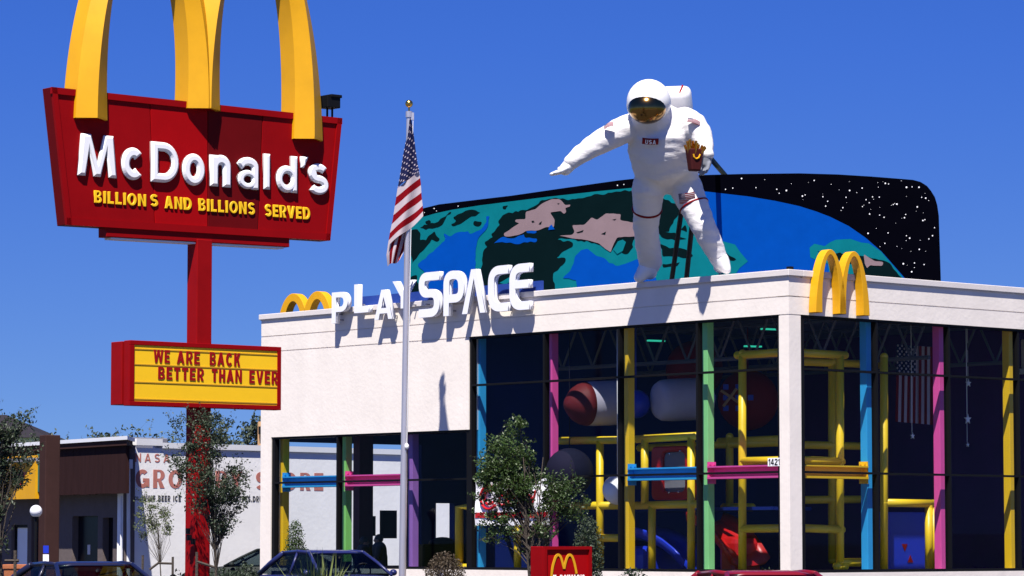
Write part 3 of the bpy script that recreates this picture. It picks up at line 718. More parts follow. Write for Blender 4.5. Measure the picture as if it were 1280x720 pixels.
arches('golden_arches', 'yellow double arches standing against the white parapet right of the corner pillar', Rf,
       Rf.hit(1026, 390, d + .25)[0], Rf.hit(1085, 390, d + .25)[0], zb, zt - .06, d, .21, .20, M['yellow_sign'], taper=.62)
Bk = Plane(C + UL * (LEN - 1.6) + VR * 1.6, -UL)
xl, xr = Bk.hit(358, 400, 0)[0], Bk.hit(412, 400, 0)[0]
zt = Bk.hit(372, 370)[1]
arches('golden_arches', 'yellow double arches peeping over the far left end of the parapet', Bk, xl + .05, xr + .25, 6.8, zt - .05, 0, .22, .26, M['yellow_sign'], taper=.85)

# ------------------------------------------------------------------ mural board on the roof
A0 = P(512, 300, 77.5); A1 = P(1176, 300, 73.2)
Mp = Plane((A0.x, A0.y, 0), (A1.x - A0.x, A1.y - A0.y, 0))
mural = thing('space_mural_board', 'painted roof board showing the blue earth against a black starry sky', 'mural', Mp.pt(5.5, 6.8, 0))
def paint(name, px, m, layer, rough=0.0, thick=.003, smooth=0, parent=None):
    pts = [Mp.hit(x, y) for x, y in px]
    if rough:
        out = []
        for i, p in enumerate(pts):
            q = pts[(i + 1) % len(pts)]; out.append(p); L = math.hypot(q[0] - p[0], q[1] - p[1])
            n = int(L / .10)
            for k in range(1, n + 1):
                f = k / (n + 1); out.append((p[0] + (q[0] - p[0]) * f + random.uniform(-1, 1) * rough, p[1] + (q[1] - p[1]) * f + random.uniform(-1, 1) * rough))
        pts = rnd(out, .04, 2, closed=True)
    b = curve_bm([pts], thick, 0, Mp.mat(.07 + .005 * layer)); return mk(name, b, m, parent or mural)
outl = [(514, 392), (514, 268), (529, 261), (550, 255.8), (600, 249.7), (640, 245), (700, 236.3), (773, 226), (800, 223), (840, 220.6), (878, 219.2), (929, 217.8), (1000, 217), (1048, 218.4), (1090, 221), (1130, 224.2), (1142, 225.2), (1151, 227.6), (1158, 232), (1163, 238), (1168, 246), (1171, 256), (1173, 269.5), (1175.5, 350), (1176, 372)]
mk('board', curve_bm([[Mp.hit(x, y) for x, y in outl]], .12, 0, Mp.mat(-.05)), M['black_paint'], mural)
earth_top = [(514, 281.4), (526, 272.8), (546, 267), (567, 262.5), (602, 257), (640, 252.2), (685, 246.5), (748, 239.5), (790, 235.4), (830, 235), (860, 236.8), (882, 239.6), (937, 246), (970, 251.5), (1000, 258), (1022, 265), (1038.6, 271.4), (1062, 283), (1083, 297.6), (1103, 315), (1114.5, 328), (1131, 347), (1140, 362)]
paint('ocean', [(514.3, 391)] + earth_top + [(1140, 371)], M['ocean'], 0)
paint('shallows', [(514.3, 391)] + earth_top[:10] + [(850, 241), (862, 248), (868, 268), (872, 290), (888, 300), (905, 302), (920, 306), (926, 315), (936, 327), (926, 335), (919, 345), (918, 372)], M['teal'], 1)
paint('shallows', [(1013, 310), (1019, 305), (1032, 308), (1039, 303), (1046, 300), (1064, 299), (1077.5, 303.5), (1087, 304.5), (1102, 314.5), (1113.5, 328), (1129, 346), (1133, 356), (1040, 360), (1036, 330), (1025, 327), (1014, 322)], M['teal'], 1)
paint('land', [(648, 266), (652, 263), (663, 261), (675, 254.6), (678.5, 250.4), (704.6, 248), (713, 250.4), (729.6, 248.3), (744, 243), (756.7, 244), (765, 241.5), (777.5, 240), (791, 238.6), (812, 240), (832, 250), (850, 258), (857, 268), (850, 266), (843, 279), (838, 286), (838, 290), (823, 292), (805, 296), (793, 300), (793, 309), (785, 318), (781, 318), (775, 302), (764, 316), (757, 306), (744, 304), (728, 301), (705, 298), (698, 300), (718, 304.6), (717, 309), (708.7, 313), (702.5, 317), (697, 322), (708.7, 323), (704.6, 331.7), (693, 341), (695, 361), (695, 380), (600, 388), (602, 365), (605, 316), (611, 308.6), (607, 302.8), (617.7, 297), (615, 293), (626.5, 281.4), (623.6, 277.5), (633, 267.8), (649, 264.9)], M['dgreen'], 2, .036)
for q in ([(565, 280.4), (572, 276), (568, 271.7), (579, 266.8), (586.6, 263), (596, 263), (602, 266), (596, 270.7), (586.6, 273.6), (577, 280.4), (567, 283.3)],
          [(592.5, 280.4), (594.4, 276), (604, 277.5), (603, 281.4), (595.4, 283)], [(629.4, 258), (637, 257), (634, 262), (630, 262)],
          [(526, 285), (536, 281.4), (549.7, 277.5), (556.5, 271.7), (566, 264.8), (559, 273), (554.6, 281.4), (545.8, 285), (534, 288)],
          [(514.7, 289), (523.5, 287), (527.4, 292), (526.4, 300.8), (534, 300.8), (537, 295), (544.9, 289), (551.7, 298.9), (548.7, 302.8), (541, 298.9), (536, 306.6), (526.4, 316.4), (516.7, 330), (514.7, 318)],
          [(533, 277), (538, 275), (541, 278), (537, 281)], [(514.7, 347), (523, 344), (526, 368), (514.7, 372)],
          [(823, 290), (845, 291), (860, 299), (845, 301), (828, 297)], [(826, 305), (838, 311), (854, 311), (868, 320), (860, 323), (845, 321), (830, 321)],
          [(829, 330), (851, 328), (848, 333), (830, 335)], [(901, 313), (909, 316), (922, 324.6), (913, 325.5), (905.6, 321.7)],
          [(1022, 314), (1040, 316), (1085, 321), (1099, 325), (1114, 329.7), (1128, 347), (1129, 353), (1075, 352), (1075, 335), (1030, 318)],
          [(729, 359), (738, 353), (752, 352), (757, 357), (750, 366), (730, 368)], [(852, 288), (860, 291), (858, 281)]):
    paint('land', q, M['dgreen'], 2, .030)
for q in ([(523.5, 331), (536, 320), (551.7, 306.6), (558.5, 298), (556.5, 292), (563, 296), (569, 292.7), (586.6, 289), (588.6, 293), (602, 288), (610, 277.5), (609, 270.7), (613.9, 270.7), (612, 281.4), (608, 289), (600, 297), (596.4, 310.5), (595.4, 333.9), (594.5, 365), (590, 386), (532, 388), (538, 362), (532, 339.7)],
          [(618.7, 304.7), (626.5, 298), (631, 296), (639, 298.5), (647, 297), (656.6, 293), (658.6, 298), (673, 298.5), (672.6, 302.4), (656.6, 302.8), (649, 305.7), (629.4, 302.8)],
          [(658.6, 288), (668, 283.7), (672.6, 291), (660.5, 292)],
          [(704.6, 348), (715, 338), (720, 321), (727.5, 313), (736, 311), (744, 318), (756.7, 323), (763, 329.6), (775, 332.7), (790, 327.5), (806, 322), (815, 332), (822, 350), (820, 375), (725, 381), (723, 358.7), (722, 350.4)]):
    paint('water', q, M['ocean'], 3, .022)
for q in ([(631.4, 292), (637, 289), (645, 283), (650.8, 279.4), (645.4, 277.5), (646, 275), (658.6, 274.6), (658.7, 265), (671, 262), (679.6, 254.6), (690, 249.8), (701, 249.2), (707.7, 256.7), (714.6, 256), (714, 258.7), (707.7, 260.8), (709.8, 265), (706.7, 268), (702.5, 264), (689, 266), (695, 275.4), (694, 284.8), (684.8, 284), (674, 288.5), (658.7, 289), (652.5, 293), (640, 296), (632, 296)],
          [(700.4, 295), (717, 294), (720, 290), (716.7, 281.7), (731.7, 281.7), (741, 272), (748, 275.4), (758.8, 267), (777.5, 268), (776.5, 275.4), (790, 278.5), (808, 279), (806, 296), (792, 296), (773, 297), (769, 304.6), (765, 316), (758.8, 312), (750.4, 304.6), (733.8, 300.4), (715, 298)],
          [(1081, 318), (1095, 327), (1105.7, 328), (1104, 333), (1089, 331.7), (1085, 335.6), (1082, 330)]):
    paint('cloud', q, M['mauve'], 4, .008)
for q in ([(688, 284), (691, 281), (695, 287), (687, 288)],): paint('water', q, M['ocean'], 5)
for q in ([(666, 277), (668, 276), (670, 278), (667, 279)], [(676, 279), (679, 277), (678, 281), (675, 281)], [(722, 291), (731, 288), (730, 290.5), (724, 292)], [(753, 293), (759, 290), (758, 294)], [(767, 275), (772, 274), (770, 276)], [(698, 255), (701, 254.5), (700, 256)]):
    paint('land', q, M['dgreen'], 5)
for q in ([(774, 302), (780, 300), (784, 303), (780, 314), (773, 318), (768, 312)], [(626, 354), (640, 346), (640, 352), (634, 356)]): paint('shallows', q, M['teal'], 5)
stars = [(928, 223.5, 1.5), (917, 235.5, 1.1), (908, 237, 1.1), (946, 235, 1), (972, 237, 1.2), (975, 242, 1), (984, 238.5, 1.6), (957, 225, .6), (773, 232, 1.2), (781, 231, 1), (544, 261, 1.1), (574, 258, 1), (547, 264, .8), (532, 266, .7), (1018.7, 226, 1.2), (1004, 245.5, 1.5), (1007.4, 244, 1), (1029.6, 246.3, 1.1), (1035.6, 252, 1.1), (1033, 258, 1.2), (1054.5, 260, 1.2), (1063, 238.5, 1.5), (1058.5, 247, 1.1), (1078.6, 235.5, 1.2), (1107.6, 229.6, 1.5), (1111.6, 230.4, 1), (1083.5, 250, 1.1), (1087.5, 253.8, 1), (1079, 258.6, 1), (1091.6, 246.5, 1.1), (1100, 246.8, 1.1), (1088, 268, 1.2), (1100.5, 269.3, 1), (1106, 272, 1.1), (1117.5, 256, 1), (1122, 255.5, 1.6), (1131.5, 272.5, 1.3), (1133, 268.4, 1), (1134, 234.5, 1.7), (1141, 234, 1), (1149.6, 234.5, 1.5), (1153, 247, 1), (1158, 248, 1.4), (1147.5, 259, 1.4), (1154.5, 276, 1.4), (1157, 275, 1), (1169, 285, 1), (1166.5, 295, 1.3), (1162, 299, 1.1), (1134, 295, 1), (1138, 298, 1.4), (1086, 292, 1.5), (1111, 291.5, 1.1), (1107, 304.5, 1.1), (1150, 312, 1.3), (1130, 330, 1.6), (1144, 329, 1.1), (1156, 331, 1.1), (1140.5, 340, 1.5)]
for _ in range(60):
    x, y = random.uniform(985, 1168), random.uniform(225, 345)
    if y < 222 + (x - 985) * .03: continue
    ey = 256 + max(0, x - 990) ** 1.5 * .052
    if y < ey - 6 or x > 1135: stars.append((x, y, random.uniform(.35, .7)))
b = BM()
for x, y, s in stars:
    q = Mp.hit(x, y); r = s * .0118
    vs = [b.verts.new(Mp.pt(q[0] + r * math.cos(k * math.pi / 4), q[1] + r * math.sin(k * math.pi / 4), .0745)) for k in range(8)]; b.faces.new(vs)
o = mk('painted_stars', b, M['white'], mural); o['kind'] = 'stuff'
b = BM()
for k in range(7):
    x = .7 + k * 1.65; zt = Mp.hit(514 + (x / 12) * 640, 300)[1]
    tube(b, [Mp.pt(x, 6.8, -.12), Mp.pt(x, zt, -.12)], .04, 6); tube(b, [Mp.pt(x, 6.8, -1.4), Mp.pt(x, zt - .2, -.14)], .035, 6)
mk('frame', b, M['grey_metal'], mural)

# ================================================================== tall roadside sign
Ys = 50.5
S0 = P(247, 676, Ys); S0.z = 0
Sp = Plane(S0, (.77, .638, 0))       # x along the sign, from the pole axis
pyl = thing('pylon_sign', 'tall red roadside sign with golden arches above a yellow letter board', 'sign', (S0.x, S0.y, 0))
DB, DF = -.14, .14                     # back and front of the cabinet
b = BM(); pbox(b, Sp, -.14, .14, 0, Sp.hit(247, 300, 0)[1], -.14, .14); mk('pole', b, M['red_pole'], pyl, bevel=.01)
def quadbox(bm, q, d0, d1):
    f = [Sp.pt(x, z, d1) for x, z in q]; k = [Sp.pt(x, z, d0) for x, z in q]; hexa(bm, f + k)
TL, TR, BR, BL = (Sp.hit(*p, DF) for p in ((65, 108.5), (428, 147.6), (413, 300.8), (83.5, 281)))
b = BM(); quadbox(b, [BL, BR, TR, TL], DB, DF - .05); cabn = mk('cabinet', b, M['red3'], pyl, bevel=.01)  # cabinet body in a darker red than its rim
def lerp(a, c, f): return (a[0] + (c[0] - a[0]) * f, a[1] + (c[1] - a[1]) * f)
cuts = [0.012] + [(p - 65) / (428 - 65) for p in (183, 255, 325)] + [.988]
for k in range(4):                                 # four face panels, each its own red
    f0, f1 = cuts[k] + (.0012 if k else 0), cuts[k + 1] - .0012
    b = BM(); q = []
    for f, v in ((f0, .045), (f1, .045), (f1, .965), (f0, .965)): q.append(lerp(lerp(BL, BR, f), lerp(TL, TR, f), v))
    quadbox(b, q, DF - .049, DF - .028); mk('face_panel', b, M[('red1', 'red2', 'red3', 'red1')[k]], cabn, bevel=.006, label=(None, 'brighter red face panel', 'darker red face panel', None)[k])
b = BM()                                           # raised rim
for a, c, i, j in ((TL, TR, (0, -.10), (0, -.10)), (BL, BR, (0, .11), (0, .11)), (TL, BL, (.09, 0), (.09, 0)), (TR, BR, (-.09, 0), (-.09, 0))):
    q = [a, c, (c[0] + j[0], c[1] + j[1]), (a[0] + i[0], a[1] + i[1])]; quadbox(b, q, DF - .048, DF)
mk('rim', b, M['red1'], cabn)
b = BM()
q = [Sp.hit(*p, .11) for p in ((133, 296), (362, 309), (362, 296), (133, 280))]
quadbox(b, q, -.12, .11); mk('lower_box', b, M['red1'], pyl, bevel=.01)
b = BM(); quadbox(b, [(q[0][0] + .1, q[0][1] - .03), (q[1][0] - .1, q[1][1] - .03), (q[1][0] - .1, q[1][1] - .003), (q[0][0] + .1, q[0][1] - .003)], -.10, .09); mk('bottom_tray', b, M['metal_white'], pyl)
b = BM()
for px, py in ((235, 664), (236, 672), (241.5, 677)):
    p = Sp.at(px, py, .17); box(b, p, .05, .06, .09, .69)
mk('junction_box', b, M['black'], pyl)
# brand lettering, letter by letter with bevelled edges
def fitword(txt, boxes, hscale, m, name, h, ext, bev, d):
    for ch, (pxa, pxb, pya, pyb) in zip(txt, boxes):
        xa, zb = Sp.hit(pxa, pyb, d); xb, zt = Sp.hit(pxb, pya, d); wd, hg = xb - xa, zt - zb
        low = ch in 'conas'
        H = hg / (.72 if low else 1.0)
        if ch == "'": H = hg / .34; zb -= .66 * H
        if ch == "'": W, pcs = glyph(ch, h, None); sx = wd / (W * H)
        else: W, pcs = glyph(ch, h, W=wd / H); sx = 1
        mt = Sp.mat(d) @ Matrix.Translation((xa, zb, 0)) @ Matrix.Diagonal((sx, 1, 1, 1)) @ Matrix.Scale(H, 4)
        mk(name, join([curve_bm(l, ext / H, (bev * .72 if ch in 'as' else bev) / H, mt, zoff=.002 * k) for k, l in enumerate(pcs)]), m, cabn, label="letter %s" % ch if False else None)
D0 = DF - .027
fitword("McDonald's", [(95.5, 145, 171, 219), (150, 179.5, 186, 224), (187, 222.5, 180, 227), (226, 255, 193.5, 231), (261, 287.5, 195, 232.5), (295, 321.5, 198, 235.5), (328, 338, 193, 236.5), (343.5, 370.5, 196, 239.5), (373.5, 384, 196.5, 209.5), (383.5, 409, 206, 242.5)], 1, M['white'], 'letter', .112, .068, .040, D0)
x0, z0 = Sp.hit(117, 254.5, D0); x1, z1 = Sp.hit(182, 258.5, D0)
for txt, pa, pb, ya, yb in (('BILLION', 117, 182, 238, 258), ('S', 187, 197, 242.5, 260), ('AND', 205, 239, 245, 263), ('BILLIONS', 247.5, 318, 248, 270), ('SERVED', 330.5, 387, 255, 275)):
    xa, za = Sp.hit(pa, ya + 15.5, D0); xb, zb_ = Sp.hit(pb, yb, D0)
    zt = Sp.hit(pa, ya, D0)[1]
    zm = (za + Sp.hit(pb, yb, D0)[1]) / 2
    word(txt, Sp, D0, xa, za, zt - za, xb - xa, M['board_yellow'], cabn, h=.105, gap=.12, extrude=.022, bevel=.006)
# the big arches straddling the cabinet
def bigarch(pa, pb, base_a, base_b, top):
    xa, za = Sp.hit(*base_a, DF + .02); xb, zb_ = Sp.hit(*base_b, DF + .02); zt = Sp.hit(pa, top, 0)[1]
    b = BM(); rings = []; N = 96; cc = (xa + xb) / 2; a = (xb - xa) / 2; db_, df_, rd = -.20, DF + .03, .17
    for i in range(N + 1):
        th = math.pi * (.5 - .5 * math.cos(math.pi * i / N)); zbase = za + (zb_ - za) * (1 - math.cos(th)) / 2
        H = zt - zbase; k = math.sin(th)
        hw = .285 * (1 - .40 * min(1, k * 1.25))
        def pos(w_, d_):
            return Sp.pt(cc - (a + w_) * math.copysign(abs(math.cos(th)) ** .95, math.cos(th)), zbase + (H + w_ * .9) * abs(k) ** .95, d_)
        rings.append([b.verts.new(x) for x in (pos(hw, db_), pos(-hw, db_), pos(-hw, df_), pos(0, df_ + rd) + (Z * .07 if i in (0, N) else Z * 0), pos(hw, df_))])
    for r0, r1 in zip(rings, rings[1:]):
        for j in range(5): b.faces.new((r0[j], r0[(j + 1) % 5], r1[(j + 1) % 5], r1[j]))
    b.faces.new(rings[0]); b.faces.new(rings[-1][::-1])
    mk('arch', b, M['yellow_sign'], pyl, smooth=True)
bigarch(150, 0, (114, 149), (253, 137), -100)
bigarch(300, 0, (256, 137), (385, 175), -96)
# floodlight on the cabinet
p = Sp.at(409, 146, .02); b = BM()
tube(b, [p, p + Z * .16], .02, 6); tube(b, [p + Sp.a * .1, p + Sp.a * .1 + Z * .16], .02, 6)
box(b, p + Z * .24 + Sp.a * .04, .26, .26, .2, .7); box(b, p + Z * .33 + Sp.a * .08, .22, .30, .05, .7)
tag(mk('floodlight', b, M['black'], bevel=.01), 'small black floodlight on the top right of the red roadside sign', 'floodlight')
# changeable letter board
q = [Sp.hit(*p, .27) for p in ((163.5, 508), (353, 511.5), (353, 434), (163.5, 424.5))]
xa, xb, za, zb_ = q[0][0], q[1][0], (q[0][1] + q[1][1]) / 2, (q[2][1] + q[3][1]) / 2
b = BM(); pbox(b, Sp, xa, xb, za, zb_, .06, .20); pbox(b, Sp, xa - .02, xb, za + .02, zb_ - .01, -.27, .04)
lb = mk('letter_board', b, M['red_pole'], pyl, bevel=.008)
b = BM(); fw = .07
for bx_ in ((xa, xb, zb_ - fw, zb_), (xa, xb, za, za + fw), (xa, xa + fw * 1.2, za + fw, zb_ - fw), (xb - fw, xb, za + fw, zb_ - fw)): pbox(b, Sp, *bx_, .202, .235)
mk('board_frame', b, M['red1'], lb, bevel=.006)
yb0, yb1 = za + fw, zb_ - fw
b = BM(); pbox(b, Sp, xa + fw * 1.2, xb - fw, yb0, yb1, .203, .22); mk('board_face', b, M['board_yellow'], lb)
for f in (.04, .34, .655, .93):
    b = BM(); z = yb0 + (yb1 - yb0) * f; pbox(b, Sp, xa + fw * 1.2, xb - fw, z - .008, z + .008, .2205, .228); mk('letter_rail', b, M['rail_yellow'], lb)
DBd = .222
def bline(txt, pa, pb, ya, yb):
    x0, z0 = Sp.hit(pa, yb, DBd); x1, _ = Sp.hit(pb, yb, DBd); z1 = Sp.hit(pa, ya, DBd)[1]
    word(txt, Sp, DBd, x0, z0, z1 - z0, x1 - x0, M['board_letter'], lb, h=.102, gap=.16, space=.36, extrude=.008)
for tx, pa, pb, ya, yb in (('WE', 192, 212, 437, 453), ('ARE', 221, 249.5, 438.5, 454.5), ('BACK', 262, 300, 440, 456.5), ('BETTER', 197.5, 254.5, 458.5, 474), ('THAN', 264.5, 302, 461, 477), ('EVER', 311.5, 347, 463, 479)): bline(tx, pa, pb, ya, yb)

# ------------------------------------------------------------------ flagpole and flag
wp = Lf.at(539, 507, 0); bt = 6
for k in range(2000):
    q = wp + SUN * (k * .01); r = q - EYE
    py = 360 - F * ((r.z * math.cos(TILT) - r.y * math.sin(TILT)) / (r.y * math.cos(TILT) + r.z * math.sin(TILT)))
    if py <= 132: break
Yp = q.y
top = P(511.3, 141, Yp); bot = P(503.3, 700, Yp); bot = bot + (bot - top) * (bot.z / (top.z - bot.z))
fp = thing('flagpole', 'tall silver flagpole with a gold ball in front of the restaurant', 'flagpole', bot)
b = BM(); tube(b, [bot, bot.lerp(top, .5), top], [.082, .07, .056], 16); mk('pole', b, M['alu'], fp, smooth=True)
b = BM(); tube(b, [top, top + Z * .14], .02, 8); ball(b, top + Z * .2, .085); mk('finial', b, M['gold'], fp, smooth=True)
b = BM(); tube(b, [top - Z * .10, top + Z * .03], .075, 12); box(b, top + Vector((.075, -.02, -.08)), .07, .05, .16); mk('pulley', b, M['alu'], fp)
b = BM(); cl = P(508.5, 558, Yp - .08); ball(b, cl, .05, 1, 1, 1.3, 10); tube(b, [cl, top + Vector((.09, -.03, -.15))], .008, 5); mk('halyard', b, M['white'], fp)
# limp flag: two rows of folds, coordinates in the picture's proportions turned into real cloth
fb = BM(); uvl = fb.loops.layers.uv.new('UVMap')
def sheet_flag(rows, ncol, uvf, dep, y0):
    grid = []
    for i, (xl, yl, xr, yr) in enumerate(rows):
        v = i / (len(rows) - 1); row = []
        for j in range(ncol + 1):
            s = j / ncol
            yy = Yp + y0 + dep * math.sin(s * 9.0 + v * 2.0) * (.25 + .75 * v) - .12 * math.sin(s * math.pi)
            row.append((fb.verts.new(P(xl + (xr - xl) * s, yl + (yr - yl) * s + 1.6 * math.sin(s * 7 + v * 3) * v, yy)), uvf(s, v)))
        grid.append(row)
    for i in range(len(grid) - 1):
        for j in range(ncol):
            q = (grid[i][j], grid[i + 1][j], grid[i + 1][j + 1], grid[i][j + 1])
            f = fb.faces.new([a[0] for a in q]); f.smooth = True
            for lp, a in zip(f.loops, q): lp[uvl].uv = a[1]
def interp(keys, n):
    out = []
    for i in range(n + 1):
        f = i / n * (len(keys) - 1); k = min(int(f), len(keys) - 2); t_ = f - k
        out.append(tuple(a + (c - a) * t_ for a, c in zip(keys[k], keys[k + 1])))
    return out
# front fold: canton above, stripes climbing to the right below
sheet_flag(interp([(511.5, 150, 514, 148), (508, 172, 517, 166), (504, 192, 520, 190), (501, 212, 522.5, 207), (497, 235, 524, 214)], 20), 12, lambda s, v: (.02 + .34 * v + .02 * s, .03 + s * (.14 + .32 * v)), .05, -.02)
sheet_flag(interp([(497, 235, 524, 214), (494, 254, 526, 228), (491, 273, 527, 244), (487, 292, 528.5, 258), (484.5, 308, 529, 271)], 20), 14, lambda s, v: (.6, (12.02 - 6.9 * v) / 13), .07, -.02)
# rear fold hanging lower, stripes running down
sheet_flag(interp([(489, 290, 516, 270), (485, 305, 513, 292), (483, 318, 508, 308), (484.5, 333, 500, 325)], 12), 14, lambda s, v: (.7, (1.0 + 6.6 * s) / 13), .09, .10)
fl = mk('national_flag', fb, M['flag_limp'], recalc=False)
tag(fl, 'stars and stripes flag hanging limp from the silver flagpole', 'flag')

# ================================================================== astronaut figure on the parapet
from mathutils import noise as mnoise
def solid(bms_fn, voxel, fold=0.0, smooth=6):
    """one continuous skin around overlapping limbs"""
    b = BM(); bms_fn(b); me = bpy.data.meshes.new('t'); b.to_mesh(me); b.free()
    o = bpy.data.objects.new('t', me); COL.objects.link(o)
    md = o.modifiers.new('r', 'REMESH'); md.mode = 'VOXEL'; md.voxel_size = voxel
    ms = o.modifiers.new('s', 'SMOOTH'); ms.factor = .5; ms.iterations = smooth
    dg = bpy.context.evaluated_depsgraph_get(); m2 = bpy.data.meshes.new_from_object(o.evaluated_get(dg))
    bm = BM(); bm.from_mesh(m2); COL.objects.unlink(o); bpy.data.objects.remove(o); bpy.data.meshes.remove(m2); bpy.data.meshes.remove(me)
    if fold:
        bm.normal_update()
        for v in bm.verts:
            p = v.co; k = mnoise.noise(Vector((p.x * 2.2, p.y * 2.2, p.z * 7.5))) + .6 * mnoise.noise(Vector((p.x * 5 + 9, p.y * 5, p.z * 13)))
            v.co = p + v.normal * k * fold
    return bm
def capsule(bm, pts, rad, n=18):
    tube(bm, pts, rad, n); ball(bm, pts[0], rad[0], seg=16); ball(bm, pts[-1], rad[-1], seg=16)
def A(px, py, dy=0.0, Yf=68.75): return P(px, py, Yf - .46 * (345 - py) / 60.0 + dy)
PXM = 61.0
ast = thing('astronaut_statue', 'giant white spacesuit figure with a gold visor leaning forward over the restaurant parapet', 'statue', A(850, 350))
lA, lK, lH = A(813, 328, 0, 69.3), A(807, 285, -.08, 69.1), A(811, 232, 0)
rA, rK, rH = A(897, 320, 0, 67.95), A(879, 283, -.12, 68.2), A(856, 232, 0)
def suit(b):
    capsule(b, [lH, lH.lerp(lK, .5), lK, lK.lerp(lA, .5), lA], [.36, .31, .27, .27, .255])
    capsule(b, [rH, rH.lerp(rK, .5), rK, rK.lerp(rA, .5), rA], [.36, .31, .26, .24, .20])
    capsule(b, [A(834, 217, .08), A(833, 206), A(829, 188, -.05), A(827, 166, -.05), A(826, 156)], [.44, .60, .62, .60, .48], 24)
    for dx in (-18, 18): capsule(b, [A(834 + dx, 222), A(829 + dx * 1.2, 185), A(827 + dx * 1.25, 160)], [.36, .40, .33])
    capsule(b, [A(818, 158, -.1), A(812, 138, -.25)], [.44, .40])
    capsule(b, [A(797, 156, -.02), A(773, 165, -.22), A(746, 180, -.52), A(726, 193, -.78), A(714, 203, -.95)], [.30, .285, .24, .20, .16])
    capsule(b, [A(856, 152, 0), A(868, 158, -.22), A(877, 170, -.45), A(881, 184, -.72), A(884, 193, -.95)], [.31, .29, .24, .19, .14])
mk('suit', solid(suit, .036, .015, 3), M['suit'], ast, smooth='all', recalc=False)
def boot_l(b): capsule(b, [A(814, 327, 0, 69.3), A(808, 338, -.10, 69.3), A(799, 346.5, -.22, 69.3)], [.235, .20, .125]); ball(b, A(812, 340, 0.05, 69.3), .17)
def boot_r(b): capsule(b, [A(897, 321, 0, 67.95), A(903, 330, -.08, 67.95), A(908, 336.5, -.18, 67.95)], [.20, .185, .115]); ball(b, A(900, 333, .05, 67.95), .15)
for f in (boot_l, boot_r): mk('boot', solid(f, .04, .008), M['helmet'], ast, smooth='all', recalc=False)
# helmet, visor, life-support pack
hc = A(811, 127.5, -.26)
hb = BM(); ball(hb, hc, .46, 1.0, 1.0, 1.03, 32); mk('helmet', hb, M['helmet'], ast, smooth='all')
vb = BM(); fwd = Vector((-.04, -.92, -.40)).normalized(); rot = fwd.to_track_quat('-Y', 'Z').to_matrix().to_4x4()
ball(vb, hc + Vector((-.035, -.14, -.13)), .40, 1.0, .98, .86, 32, rot)
mk('visor', vb, M['visor'], ast, smooth='all')
vb = BM(); cc = hc + Vector((-.035, -.14, -.13))
pts = [cc + rot @ Vector((.405 * math.cos(k * math.pi / 18), .13, .352 * math.sin(k * math.pi / 18))) for k in range(37)]
tube(vb, pts, .028, 8, cap=False); mk('visor_rim', vb, M['helmet'], ast, smooth='all')
lean = Matrix.Rotation(R(-37), 4, 'X')
def rbox(b, c, sx, sy, sz, rotm, seg=3, bev=.08):
    t_ = BM(); bmesh.ops.create_cube(t_, size=1); bmesh.ops.scale(t_, vec=(sx, sy, sz), verts=t_.verts)
    bmesh.ops.bevel(t_, geom=t_.edges[:], offset=bev, segments=seg, affect='EDGES', profile=.5); t_.transform(Matrix.Translation(c) @ rotm)
    me = bpy.data.meshes.new('t'); t_.to_mesh(me); t_.free(); b.from_mesh(me); bpy.data.meshes.remove(me)
yaw = Matrix.Rotation(R(-14), 4, 'Z')
pk = BM(); pc = A(845, 136, .80); rbox(pk, pc, .70, .46, .95, yaw @ Matrix.Rotation(R(30), 4, 'X'), 4, .16); bp_ = mk('life_support_pack', pk, M['helmet'], ast, smooth=True)
b = BM(); q0 = pc + yaw @ Matrix.Rotation(R(30), 4, 'X') @ Vector((.33, -.262, .42)); tube(b, [P(853.5, 106.5, q0.y - .35), P(849.5, 116, q0.y - .35)], .022, 6); mk('red_stripe', b, M['bright_red'], bp_)
b = BM()
for px, py in ((857, 121), (861, 130)): ball(b, P(px, py, pc.y - .12), .055, .7, 1, 1.3, 10)
mk('pack_nozzle', b, M['grey_metal'], bp_, smooth='all')
def ringband(p0, p1, f, r, m):
    b = BM(); c = p0.lerp(p1, f); ax = (p1 - p0).normalized(); u = ax.cross(Vector((0, 1, 0))).normalized(); v = ax.cross(u)
    tube(b, [c + (u * math.cos(k * math.pi / 14) + v * math.sin(k * math.pi / 14)) * r for k in range(29)], .028, 6, cap=False); mk('leg_band', b, m, ast, smooth='all')
ringband(lH, lK, .56, .30, M['dark_red']); ringband(rH, rK, .50, .30, M['dark_red'])
def hand(name, wrist, dirv, side, m, curl, scale):
    """glove with four fingers and a thumb"""
    dirv = dirv.normalized(); sd_ = (side - dirv * side.dot(dirv)).normalized(); nn = dirv.cross(sd_)
    def h(b):
        L = .20 * scale
        capsule(b, [wrist, wrist + dirv * L], [.13 * scale, .12 * scale])
        for k, ln in zip((-1.5, -.5, .5, 1.5), (.22, .26, .25, .20)):
            p0 = wrist + dirv * L * .9 + sd_ * k * .068 * scale; c1, c2 = curl, curl * 2
            p1 = p0 + (dirv * math.cos(c1) + nn * math.sin(c1)) * ln * .55 * scale + sd_ * k * .012 * scale
            p2 = p1 + (dirv * math.cos(c2) + nn * math.sin(c2)) * ln * .6 * scale
            capsule(b, [p0, p1, p2], [.050 * scale, .046 * scale, .036 * scale], 10)
        t0 = wrist + dirv * L * .35 - sd_ * .10 * scale
        capsule(b, [t0, t0 - sd_ * .10 * scale + dirv * .08 * scale + nn * .03 * scale, t0 - sd_ * .11 * scale + dirv * .19 * scale + nn * .09 * scale], [.058 * scale, .052 * scale, .04 * scale], 10)
    mk(name, solid(h, .021, .004, 3), m, ast, smooth='all', recalc=False)
w0 = A(716, 201.5, -.93); hand('glove', w0, A(700, 219, -1.05) - w0, Vector((.5, -.6, .5)), M['helmet'], .30, 1.12)
w1 = A(884, 193, -.95); hand('glove', w1, A(882, 212, -1.05) - w1, Vector((.55, -.8, 0)), M['grey_glove'], .22, .92)
